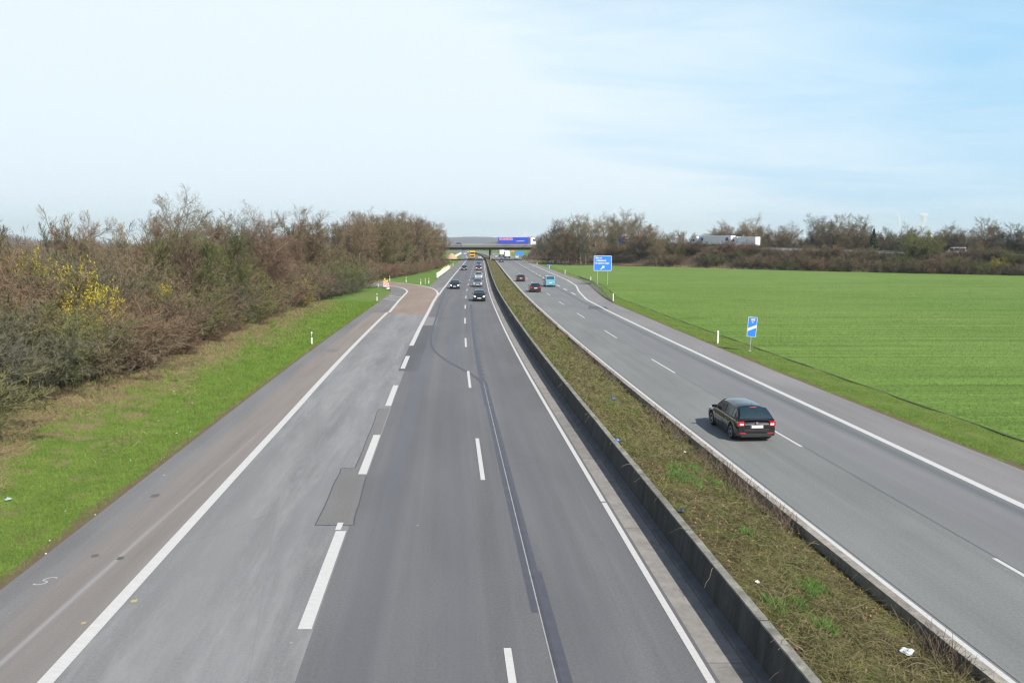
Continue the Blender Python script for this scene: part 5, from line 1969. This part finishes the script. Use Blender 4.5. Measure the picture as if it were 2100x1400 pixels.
# longer whips, some hanging over the wall, upright tangle against the kerb
n = 700
Ym = 11 + 80 * rs.uniform(0, 1, n) ** 1.4
om = np.where(rs.uniform(0, 1, n) < .10, rs.uniform(1.3, 1.5, n), rs.uniform(1.5, 5.0, n))
p0 = np.c_[B(Ym) + om, Ym, mzv(om, Ym) + .02]
dx = np.where(om < 1.5, -1.0, rs.normal(0, .8, n))
d0 = unit(np.c_[dx, rs.normal(0, .6, n), rs.uniform(.2, .9, n)])
b = chains(rs, p0, d0, rs.uniform(.4, 1.0, n) * np.where(om < 1.5, .8, 1), 6, .18, -.22)
inside = (b[..., 0] - B(b[..., 1])) > 1.02
zmin = np.where(inside, mzv(b[..., 0] - B(b[..., 1]), b[..., 1]) + .02, .15)
b[..., 2] = np.maximum(b[..., 2], zmin)
b[..., 0] = np.minimum(b[..., 0], B(b[..., 1]) + 5.18)
v, f = ribbons(rs, b, .014, .006)
stuff('creeping_stems', v, f, simple('pale_stem', (0.19, 0.155, 0.095), 0.85, var=0.3))
n = 9000
Ym = 11 + 120 * rs.uniform(0, 1, n) ** 1.6
om = 5.1 - np.abs(rs.normal(0, .32, n))
cl = np.sin(Ym * .55) + np.sin(Ym * .23 + 1) + .6 * np.sin(Ym * 1.7)
keep = cl > -.1
Ym, om = Ym[keep], om[keep]
b = chains(rs, np.c_[B(Ym) + om, Ym, mzv(om, Ym)], unit(np.c_[rs.normal(0, .5, (len(Ym), 2)), np.ones(len(Ym))]), rs.uniform(.25, .62, len(Ym)), 3, .22, -.06)
b[..., 0] = np.minimum(b[..., 0], B(b[..., 1]) + 5.16)
v, f = ribbons(rs, b, .016, .007)
stuff('dry_brush', v, f, simple('dark_stem', (0.12, 0.09, 0.065), 0.9, var=0.35))
# weeds and moss
n = 95000
Ym = 11 + 160 * rs.uniform(0, 1, n) ** 1.9
om = 1.36 + rs.uniform(0, 1, n) * 3.7
g1 = np.sin(Ym * .8 + om * 1.3) + np.sin(Ym * .31 - om * 2 + 2) + .8 * np.sin(om * 3.1 + Ym * 1.9)
keep = g1 > .2
Ym, om = Ym[keep], om[keep]
k = np.clip(Ym / 20, .8, 4)
v, f = blades(rs, B(Ym) + om, Ym, mzv(om, Ym) - .005, rs.uniform(.03, .09, len(Ym)) * (.8 + .3 * k), .014 * k, .8)
M_moss = groundmat('median_weeds', [(0.075, 0.125, 0.025), (0.15, 0.19, 0.045)], 1.5, bump=0)
stuff('weeds', v, f, M_moss)
tuf = [(1398, 988, .55), (1420, 950, .28), (1660, 1218, .16), (1674, 1204, .18), (1465, 980, .22), (1385, 965, .2), (1640, 1255, .2), (1690, 1300, .2), (1590, 1275, .22), (1530, 1100, .16), (1300, 840, .2), (1250, 830, .18)]
V_, F_ = [], []
for (px, py, r) in tuf:
    x, y = G(px, py, .3)
    m_ = int(2600 * r)
    a_, q_ = rs.uniform(0, 2 * PI, m_), rs.uniform(0, 1, m_) ** .6
    lob = 1 + .35 * np.sin(3 * a_ + px) + .2 * np.sin(7 * a_ + py)
    xx, yy_ = x + np.cos(a_) * q_ * r * lob, y + np.sin(a_) * q_ * r * 1.6 * lob
    o_ = np.clip(xx - B(yy_), 1.35, 5.05)
    px = px
    vv, ff_ = blades(rs, B(yy_) + o_, yy_, mzv(o_, yy_), rs.uniform(.05, .16, m_), np.full(m_, .02), .7)
    V_.append((vv, ff_))
v, f = join(V_)
stuff('weeds', v, f, simple('bright_weed', (0.095, 0.19, 0.03), 0.8, var=0.3, vscale=6))
# dead leaves
n = 2200
Ym = 12 + 50 * rs.uniform(0, 1, n) ** 1.4
om = rs.uniform(1.35, 5.05, n)
me = leaf_mesh(rs, np.c_[B(Ym) + om, Ym, mzv(om, Ym) + .03], .035, simple('dead_leaf', (0.30, 0.15, 0.08), 0.8, var=0.4, vscale=5), 'fallen_leaves')
o = obj('fallen_leaves', me)
o['kind'] = 'stuff'

# ================================================================ small things beside the road
M_postw = simple('marker_white', (0.78, 0.78, 0.74), 0.5, var=0.05)
M_postb = simple('marker_black', (0.02, 0.02, 0.02), 0.5)
M_refl = simple('marker_reflector', (0.75, 0.72, 0.60), 0.3)
M_pole = simple('sign_pole', (0.42, 0.43, 0.42), 0.5, metal=0.2, var=0.1)
M_signblue = simple('sign_blue', (0.035, 0.22, 0.78), 0.45, var=0.03, vscale=.5)
M_signback = simple('sign_back', (0.35, 0.36, 0.36), 0.5)


def marker_post(x, y, z, label, group='marker posts', black=True, face=0):
    root = empty('marker_post', (x, y, z), face)
    tag(root, label, 'marker post', group)
    def ring(z_, k=1.0):
        return [(-.06 * k, -.045, z_), (.06 * k, -.045, z_), (.035 * k, .05, z_), (-.035 * k, .05, z_)]
    MB().loft([ring(-.05), ring(.62)], closed=True, caps=True).build('post', M_postw, root, recalc=True)
    MB().loft([ring(.62, 1.01), ring(.89, 1.01)], closed=True, caps=True).build('black_band', M_postb if black else M_postw, root, recalc=True)
    MB().loft([ring(.89), ring(.98), [(-.05, -.01, 1.03), (.05, -.01, 1.03), (.03, .04, 1.0), (-.03, .04, 1.0)]], closed=True, caps=True).build('cap', M_postw, root, recalc=True)
    MB().box(-.025, .025, -.052, -.046, .70, .86).build('reflector', M_refl, root)
    return root


for (px, py, lab) in ((640, 706, 'white marker post with black band on the left verge, nearest to the camera'),
                      (773.5, 616.5, 'white marker post with black band on the grass tip left of the ramp mouth'),
                      (776, 588.5, 'white marker post behind the two red-striped beacons, on the near side of the ramp'),
                      (755, 572.4, 'white marker post at the far left of the ramp, by the hedge'),
                      (799.4, 575.6, 'white marker post on the green wedge directly behind the red-striped beacons'),
                      (833, 578.4, 'white marker post in the middle of the green wedge beyond the ramp'),
                      (863, 583, 'white marker post on the wedge, left neighbour of the thin stake'),
                      (879.4, 580.8, 'white marker post at the right tip of the green wedge')):
    x, y = G(px, py)
    marker_post(x, y, lground(x, y) if py > 700 else -.05, lab)
x, y = G(872, 582)
r = empty('boundary_stake', (x, y, -.05))
tag(r, 'thin pale stake between two marker posts on the green wedge', 'stake')
MB().cyl((0, 0, 0), (0, 0, 1.15), .035, .03, n=6).build('stake', M_postw, r)
MB().cyl((0, 0, 1.15), (0, 0, 1.2), .045, .02, n=6).build('stake_top', M_postw, r)
for (px, py, lab) in ((1472, 703, 'white marker post on the right verge beside the blue 100 m sign'),
                      (1257.5, 616.5, 'white marker post at the near end of the curved guard rail'),
                      (1211.5, 577.5, 'white marker post behind the far end of the curved guard rail'),
                      (1159, 561, 'white marker post on the right verge short of the bend of the guard rail'),
                      (1101.5, 543.5, 'white marker post where the field meets the bridge embankment')):
    x, y = G(px, py)
    marker_post(x, y, -.05, lab, black=False)


def rounded(w, h, r, n=5):
    p = []
    for (cx_, cz_, a0) in ((w / 2 - r, h / 2 - r, 0), (-w / 2 + r, h / 2 - r, 90), (-w / 2 + r, -h / 2 + r, 180), (w / 2 - r, -h / 2 + r, 270)):
        for i in range(n + 1):
            a = math.radians(a0 + 90 * i / n)
            p.append((cx_ + r * math.cos(a), cz_ + r * math.sin(a)))
    return p


def plate(name, w, h, r, y, th, zc, mat, parent):
    p = rounded(w, h, r)
    n_ = len(p)
    m = MB()
    m.add([(a, y, zc + b) for a, b in p] + [(a, y + th, zc + b) for a, b in p],
          [list(range(n_)), list(range(n_, 2 * n_))[::-1]] + [[(i + 1) % n_, i, n_ + i, n_ + (i + 1) % n_] for i in range(n_)])
    return m.build(name, mat, parent, recalc=True)


def letters(s_, size, x, z, y, parent, mat=M_letter_white, align='LEFT', sx=1.0, bold=.012):
    o = obj('lettering', text_mesh(s_, size, mat, .003, bold * size / .35, align), parent)
    o.rotation_euler = (PI / 2, 0, 0)
    o.location = (x, y, z)
    o.scale = (sx, 1, 1)
    return o


# big direction sign
x, y = G(1235.5, 583.5)
sg = empty('direction_sign', (x, y, -.05), math.radians(-3))
tag(sg, 'big blue direction sign on two poles at the edge of the field', 'road sign')
bw, bh, bz = 3.35, 2.85, 4.08
bd = plate('board', bw, bh, .16, -.04, .05, bz, M_letter_white, sg)
plate('blue_face', bw - .16, bh - .16, .10, -.048, .006, bz, M_signblue, bd)
for px_o in (-1.0, .95):
    MB().cyl((px_o, .06, -.1), (px_o, .06, bz + bh / 2 - .2), .06, n=10).build('pole', M_pole, sg)
MB().box(-bw / 2 + .1, bw / 2 - .1, .012, .05, bz - .9, bz - .84).box(-bw / 2 + .1, bw / 2 - .1, .012, .05, bz + .84, bz + .9).build('rear_rail', M_signback, sg)
letters('Moers', .46, -1.36, bz + .85, -.056, sg)
letters('-Hülsdonk', .46, -1.30, bz + .36, -.056, sg)
letters('Neukirchen-Vluyn', .44, -1.38, bz - .14, -.056, sg, sx=.80)
ar = MB()
ang = math.radians(42)
ca, sa = math.cos(ang), math.sin(ang)
sh = [(-.48, -.085), (.12, -.085), (.02, -.27), (.20, -.27), (.46, 0), (.20, .27), (.02, .27), (.12, .085), (-.48, .085)]
pp = [(a * ca - b_ * sa - .02, a * sa + b_ * ca) for a, b_ in sh]
ar.add([(a, -.056, bz - .82 + b_) for a, b_ in pp] + [(a, -.050, bz - .82 + b_) for a, b_ in pp], [list(range(9)), list(range(9, 18))[::-1]])
ar.build('arrow', M_letter_white, sg)

# 100 m countdown marker
x, y = G(1537.5, 719)
sg = empty('countdown_sign', (x, y, -.05), math.radians(-6))
sg.rotation_euler = (0, math.radians(3.5), math.radians(-6))
tag(sg, 'narrow blue 100 m countdown sign with one white diagonal bar', 'road sign')
bd = plate('board', .66, 1.46, .06, -.03, .03, 1.82, M_letter_white, sg)
plate('blue_face', .60, 1.40, .04, -.034, .004, 1.82, M_signblue, bd)
MB().cyl((0, .02, -.1), (0, .02, 2.4), .030, n=10).build('pole', M_pole, sg)
MB().cyl((0, .02, 0), (0, .02, .05), .14, .10, n=14).build('pole_foot', M_pole, sg)
MB().add([(-.30, -.040, 1.50), (.30, -.040, 1.78), (.30, -.040, 2.00), (-.30, -.040, 1.72)], [[0, 1, 2, 3]]).build('diagonal_bar', M_letter_white, sg)
letters('100', .22, 0, 2.28, -.040, sg, align='CENTER')
letters('m', .17, 0, 2.13, -.040, sg, align='CENTER')

# small blue sign near the bridge
x, y = G(1126.5, 550.5)
sg = empty('small_sign', (x, y, -.05))
tag(sg, 'small blue sign on a short white post on the right verge', 'road sign')
MB().box(-.6, .6, -.03, .0, .95, 1.25, bev=.01).build('board', M_signblue, sg)
MB().box(-.06, .06, .0, .06, 0, 1.2).build('post', M_postw, sg)

# curved guard rail on the right verge
gr = empty('guard_rail')
tag(gr, 'curved steel guard rail sinking into the verge below the big blue sign', 'guard rail')
gp = np.array([G(a, b_) for a, b_ in ((1186, 577.5), (1195, 577.2), (1207, 580), (1217, 586.5), (1227, 595.5), (1237, 604.5), (1246, 612), (1257, 619.5))])
tt = np.r_[0, np.cumsum(np.hypot(*np.diff(gp, axis=0).T))]
q = np.linspace(0, tt[-1], 60)
gp = np.c_[np.interp(q, tt, gp[:, 0]), np.interp(q, tt, gp[:, 1])]
for _ in range(6):
    gp[1:-1] = (gp[:-2] + 2 * gp[1:-1] + gp[2:]) / 4
gd = unit(np.gradient(gp, axis=0))
gn = np.c_[gd[:, 1], -gd[:, 0]]
gz = np.interp(q / tt[-1], [0, .05, .70, 1], [.45, .0, .0, -.62])
M_railm = simple('weathered_rail', (0.16, 0.165, 0.17), 0.5, metal=0.4, var=0.2)
m = MB()
m.loft([[(gp[i, 0] + gn[i, 0] * a, gp[i, 1] + gn[i, 1] * a, z_ + gz[i]) for (a, z_) in ((0, .44), (.05, .50), (0, .56), (0, .62), (.05, .68), (0, .75), (-.015, .75), (-.015, .44))] for i in range(60)], closed=True, caps=True)
m.build('rail', M_railm, gr, recalc=True)
for i in range(2, 52, 4):
    a_, b_ = gp[i] - gn[i] * .10
    MB().box(a_ - .05, a_ + .05, b_ - .05, b_ + .05, -.1, max(.05, .70 + gz[i])).build('rail_post', M_railm, gr)

# striped beacons at the ramp
M_strip_r = simple('beacon_red', (0.55, 0.05, 0.08), 0.5)
M_lampy = simple('beacon_lamp_yellow', (0.80, 0.62, 0.05), 0.3, coat=.4)
M_rubber = simple('foot_plate_rubber', (0.08, 0.08, 0.08), 0.9)


def beacon(px, py, lab, tilt=0, group=None):
    x, y = G(px, py)
    r_ = empty('warning_beacon', (x, y, -.03))
    r_.rotation_euler = (0, tilt, 0)
    tag(r_, lab, 'warning beacon', group)
    MB().box(-.42, .42, -.2, .2, 0, .12, bev=.02).build('foot_plate', M_rubber, r_)
    b_ = plate('board', .50, 1.15, .03, -.03, .03, .75, M_postw, r_)
    for k in range(3):
        z0_ = .30 + k * .36
        MB().add([(-.25, -.034, z0_), (.25, -.034, z0_ + .28), (.25, -.034, z0_ + .44), (-.25, -.034, z0_ + .16)], [[0, 1, 2, 3]]).build('red_stripe', M_strip_r, b_)
    l_ = MB().cyl((0, -.06, 1.55), (0, .06, 1.55), .15, n=16).build('lamp', M_lampy, r_)
    MB().box(-.08, .08, -.05, .05, 1.30, 1.42).build('lamp_housing', M_lampy, l_)
    return r_


beacon(788.5, 589.5, 'red and white striped beacon with yellow lamp, left of the pair at the ramp', .05)
beacon(796, 594.5, 'red and white striped beacon with yellow lamp, nearer of the pair at the ramp', -.08)
# row of white guide boards on the left shoulder
k_ = 0
P0, P1 = np.array(G(897.5, 570.6)), np.array(G(921, 552.6))
for k in range(10):
    t = k / 9
    p = P0 + (P1 - P0) * t
    r_ = empty('guide_board', (p[0], p[1], -.02), math.radians(-8))
    tag(r_, ('nearest white guide board of the row along the far left shoulder' if k == 0 else 'last white guide board of the row, nearest the bridge' if k == 9 else 'white guide board standing in the row on the left shoulder short of the bridge'),
        'guide board', 'row of white guide boards')
    hh = 1.15 if k < 9 else 1.0
    plate('board', .46, hh, .04, -.03, .04, .16 + hh / 2, M_postw, r_)
    MB().box(-.35, .35, -.2, .2, 0, .12, bev=.02).build('foot_plate', M_rubber, r_)
    if k in (3, 4, 5, 6, 8):
        MB().cyl((0, -.06, hh + .34), (0, .06, hh + .34), .15, n=14).build('lamp', M_lampy, r_)
for (px, py) in ((920.5, 551.5), (924.5, 549.5), (929.0, 546.0), (923, 537), (919, 539)):
    x, y = G(px, py)
    marker_post(x, y, -.04, 'white marker post among the guide boards near the left end of the bridge', group='marker posts by the guide boards', black=False)
for k in range(7):
    x, y = G(931 + k * 2.3, 529.5 - k * 1.35)
    r_ = empty('guide_board', (x, y, -.02))
    tag(r_, 'white guide board in the row beyond the bridge beside the sand heap', 'guide board', 'guide boards beyond the bridge')
    plate('board', .9, 1.2, .04, -.03, .04, .75, M_postw, r_)
    MB().box(-.35, .35, -.2, .2, 0, .12).build('foot_plate', M_rubber, r_)
# sand heap
x, y = G(926.5, 530.5)
rs = np.random.RandomState(3)
hv, hf = [(x, y, 2.7)], []
for ri, rr_ in enumerate(np.linspace(.15, 1, 8)):
    for i in range(20):
        a = 2 * PI * i / 20
        hv.append((x + math.cos(a) * rr_ * 2.9 + rs.normal(0, .06), y + math.sin(a) * rr_ * 3.2, 2.7 * (1 - rr_ ** 1.6) + rs.normal(0, .05) * (rr_ < 1) - (.06 if rr_ == 1 else 0)))
for i in range(20):
    hf.append([0, 1 + i, 1 + (i + 1) % 20])
for ri in range(7):
    for i in range(20):
        a, b_ = 1 + ri * 20 + i, 1 + ri * 20 + (i + 1) % 20
        hf.append([a, a + 20, b_ + 20, b_])
o = obj('sand_heap', mesh_np('sand_heap', hv, hf, simple('sand', (0.48, 0.32, 0.19), 0.95, var=.12), smooth=True))
tag(o, 'heap of orange sand beyond the left end of the bridge', 'sand heap')
# blue and orange signs beyond the bridge
for (x0, x1, y0, y1, D, mt, lab) in ((1058, 1074, 515.5, 523, 470, M_signblue, 'wide blue direction sign beyond the right end of the bridge'),
                                     (1048, 1055, 513, 516.5, 520, simple('sign_orange', (0.7, 0.22, 0.08), 0.5), 'small orange sign just left of the far blue sign')):
    X0, X1 = (x0 - CX) / F * D, (x1 - CX) / F * D
    Z0, Z1 = H - (y1 - HZ) / F * D, H - (y0 - HZ) / F * D
    r_ = empty('direction_sign', ((X0 + X1) / 2, D, -.05))
    tag(r_, lab, 'road sign')
    w_ = (X1 - X0)
    plate('board', w_, Z1 - Z0, .1, -.04, .05, (Z0 + Z1) / 2, mt, r_)
    for sx_ in (-.3, .3):
        MB().cyl((sx_ * w_, .06, -.1), (sx_ * w_, .06, Z1 - .1), .07, n=8).build('pole', M_pole, r_)


# ---------------------------------------------------------------- litter
def crumple(name, cat, lab, px, py, size, mat, left=False, flat=1.0, group=None):
    z = .3
    for _ in range(12):
        x, y = G(px, py, z)
        z = lz(x - BX(y), y) + .03 if left else float(mzv(np.clip(x - BX(y), 1.32, 5.1), y)) + .05
    r_ = random.Random(int(px * 31 + py))
    m = MB()
    rg = []
    for a in range(6):
        t = a / 5
        w_ = size * (0.35 + .65 * math.sin(PI * min(.95, max(.08, t)))) * r_.uniform(.7, 1.2)
        rg.append([((t - .5) * size * 2, w_ * math.cos(b_), flat * w_ * (.5 + .5 * math.sin(b_)) * r_.uniform(.6, 1.3)) for b_ in np.linspace(0, 2 * PI, 8)[:-1]])
    m.loft(rg, closed=True, caps=True)
    o = m.build(name, mat, loc=(x, y, z))
    o.rotation_euler = (0, 0, r_.uniform(0, PI))
    tag(o, lab, cat, group)
    return o


M_lblue = simple('litter_blue', (0.06, 0.22, 0.72), 0.4, var=.3, vscale=12)
M_lwhite = simple('litter_white', (0.72, 0.74, 0.76), 0.5, var=.25, vscale=12)
M_ldark = simple('litter_dark', (0.045, 0.05, 0.06), 0.6, var=.3, vscale=8)
for (px, py, s_, lab) in ((1255, 779, .11, 'farthest crumpled blue wrapper in the median planting'), (1258, 818, .10, 'crumpled blue wrapper in the middle of the median planting'),
                          (1388, 883, .11, 'blue wrapper by the median kerb left of the black car'), (1389, 897, .07, 'small blue wrapper just below the one by the median kerb'), (1266, 904, .08, 'blue wrapper close to the median wall')):
    crumple('wrapper', 'wrapper', lab, px, py, s_, M_lblue)
for (px, py, s_, lab) in ((1859, 1337, .13, 'crushed white paper on the median planting at the bottom right'), (1553, 1193, .06, 'pale scrap of paper in the median right of the wall bend'),
                          (1404, 927, .06, 'small white scrap above the bright green weeds in the median'), (1280, 817, .04, 'tiny white scrap next to the blue wrapper in the median')):
    crumple('paper_scrap', 'paper', lab, px, py, s_, M_lwhite, flat=.6)
crumple('cloth_scrap', 'cloth', 'dark cloth scrap lying beside the median wall coping', 1397, 1048, .13, M_ldark, flat=.5)
for (px, py, s_) in ((356, 802, .07), (394, 826, .06), (364, 844, .06), (354, 868, .04), (362, 888, .06), (391, 885, .05), (325, 862, .06), (268, 944, .04), (337, 937, .04), (336, 974, .04), (195, 1055, .045), (102, 1108, .05), (94, 1135, .04), (134, 1047, .04)):
    crumple('paper_scrap', 'paper', 'small pale scrap of litter on the left verge', px, py, s_ * .6, M_lwhite, True, .6, group='scraps of litter on the left verge')
crumple('plastic_bottle', 'bottle', 'crushed bluish plastic bottle on the near left verge', 17, 1024, .10, simple('litter_bottle', (0.4, 0.5, 0.52), 0.2), True, .6)

# ---------------------------------------------------------------- far away: hill, turbines, steam
hv, hf = [], []
xs_ = np.linspace(-1100, 160, 90)
rs = np.random.RandomState(8)
prof = np.interp(xs_, [-1100, -600, -320, -250, -150, -110, -70, -30, 40, 160], [20, 34, 36, 39, 40.5, 38, 37, 26, 10, 0])
for j, (dy, k) in enumerate(((0, 0), (120, .55), (260, .9), (420, 1.0), (900, .6), (1300, 0))):
    for i, x in enumerate(xs_):
        hv.append((x * 4200 / 4000, 3900 + dy, -1 + prof[i] * k * 0.94 + (rs.normal(0, .7) if 0 < j < 5 else 0)))
nx_ = len(xs_)
for j in range(5):
    for i in range(nx_ - 1):
        hf.append([j * nx_ + i, j * nx_ + i + 1, (j + 1) * nx_ + i + 1, (j + 1) * nx_ + i])
o = obj('hills', mesh_np('hills', hv, hf, simple('hill_wood', (0.075, 0.060, 0.070), 0.95, var=.2, vscale=.01), smooth=True))
o['kind'] = 'structure'


def turbine(px, py_hub, D, blade, a0, lab):
    X = (px - CX) / F * D
    hub = H + (HZ - py_hub) / F * D
    r_ = empty('wind_turbine', (X, D, 0))
    tag(r_, lab, 'wind turbine')
    MB().cyl((0, 0, -1), (0, 0, hub), 2.0, 1.1, n=12).build('tower', M_white, r_)
    MB().box(-1.4, 1.4, -2.5, 5, hub - 1.4, hub + 1.6, bev=.4).build('nacelle', M_white, r_)
    for k in range(3):
        a = math.radians(a0 + 120 * k)
        d = Vector((math.sin(a), 0, math.cos(a)))
        s_ = Vector((math.cos(a), 0, -math.sin(a)))
        c0 = Vector((0, -3.2, hub))
        rg = []
        for t, w_ in ((0.02, .7), (.12, 1.7), (.5, 1.1), (1, .25)):
            p = c0 + d * blade * t
            rg.append([p - s_ * w_ * .6, p + Vector((0, -.3, 0)), p + s_ * w_ * 1.0, p + Vector((0, .3, 0))])
        MB().loft(rg, closed=True, caps=True).build('blade', M_white, r_, recalc=True)


turbine(1898, 474, 3300, 26, -12, 'white wind turbine on the skyline right of the steam plume')
turbine(1076.5, 479, 3700, 24, -35, 'faint distant wind turbine above the lorry on the bridge')

# steam plumes: real volumes of drifting water vapour
def steam(lobes, D, lab, dens):
    m_ = bpy.data.materials.new('steam')
    m_.use_nodes = True
    N, L = m_.node_tree.nodes, m_.node_tree.links
    N.clear()
    out = N.new('ShaderNodeOutputMaterial')
    pv = N.new('ShaderNodeVolumePrincipled')
    pv.inputs['Color'].default_value = (1, 1, 1, 1)
    pv.inputs['Density'].default_value = dens
    pv.inputs['Anisotropy'].default_value = -0.5
    L.new(pv.outputs[0], out.inputs['Volume'])
    import bmesh
    bm = bmesh.new()
    for (px, py, rx_, rz_2) in lobes:
        X, Z = (px - CX) / F * D, H + (HZ - py) / F * D
        mt = Matrix.Translation((X, D, Z)) @ Matrix.Diagonal((rx_ * D / F, rx_ * D / F, rz_2 * D / F, 1))
        bmesh.ops.create_icosphere(bm, subdivisions=3, radius=1, matrix=mt)
    me = bpy.data.meshes.new('steam_plume')
    bm.to_mesh(me)
    bm.free()
    me.materials.append(m_)
    o = obj('steam_plume', me)
    rm = o.modifiers.new('join', 'REMESH')
    rm.mode = 'VOXEL'
    rm.voxel_size = 2.0
    tx = bpy.data.textures.new('puff', 'CLOUDS')
    tx.noise_scale = 9
    dm = o.modifiers.new('puff', 'DISPLACE')
    dm.texture = tx
    dm.strength = 7
    dm.texture_coords = 'GLOBAL'
    tag(o, lab, 'steam plume')
    return o


steam([(1884, 494, 5, 8), (1885, 482, 4.8, 7), (1884, 472, 4.8, 6), (1881, 463, 6, 5), (1885, 455, 5, 4.5), (1886, 449, 5, 4), (1884, 443, 7, 4), (1880, 440, 5, 3), (1890, 441, 5, 3)], 3000, 'broad white steam plume rising behind the trees, left of the wind turbine', .14)
steam([(1832, 494, 2.2, 7), (1832.5, 482, 2.2, 6), (1834, 471, 2.6, 6), (1835.5, 461, 3.4, 6), (1835, 450, 4, 5), (1834, 443, 4, 3)], 3000, 'thin white steam plume rising behind the trees, left of the broad one', .11)

# ---------------------------------------------------------------- air
hz_m = bpy.data.materials.new('haze_air')
hz_m.use_nodes = True
N, L = hz_m.node_tree.nodes, hz_m.node_tree.links
N.clear()
out = N.new('ShaderNodeOutputMaterial')
pv = N.new('ShaderNodeVolumePrincipled')
pv.inputs['Color'].default_value = (0.80, 0.87, 1.0, 1)
pv.inputs['Density'].default_value = 0.00014
pv.inputs['Anisotropy'].default_value = 0.2
L.new(pv.outputs[0], out.inputs['Volume'])
o = MB().box(-5700, 5700, -320, 6600, -2.0, 150).build('haze', hz_m)
o['kind'] = 'stuff'
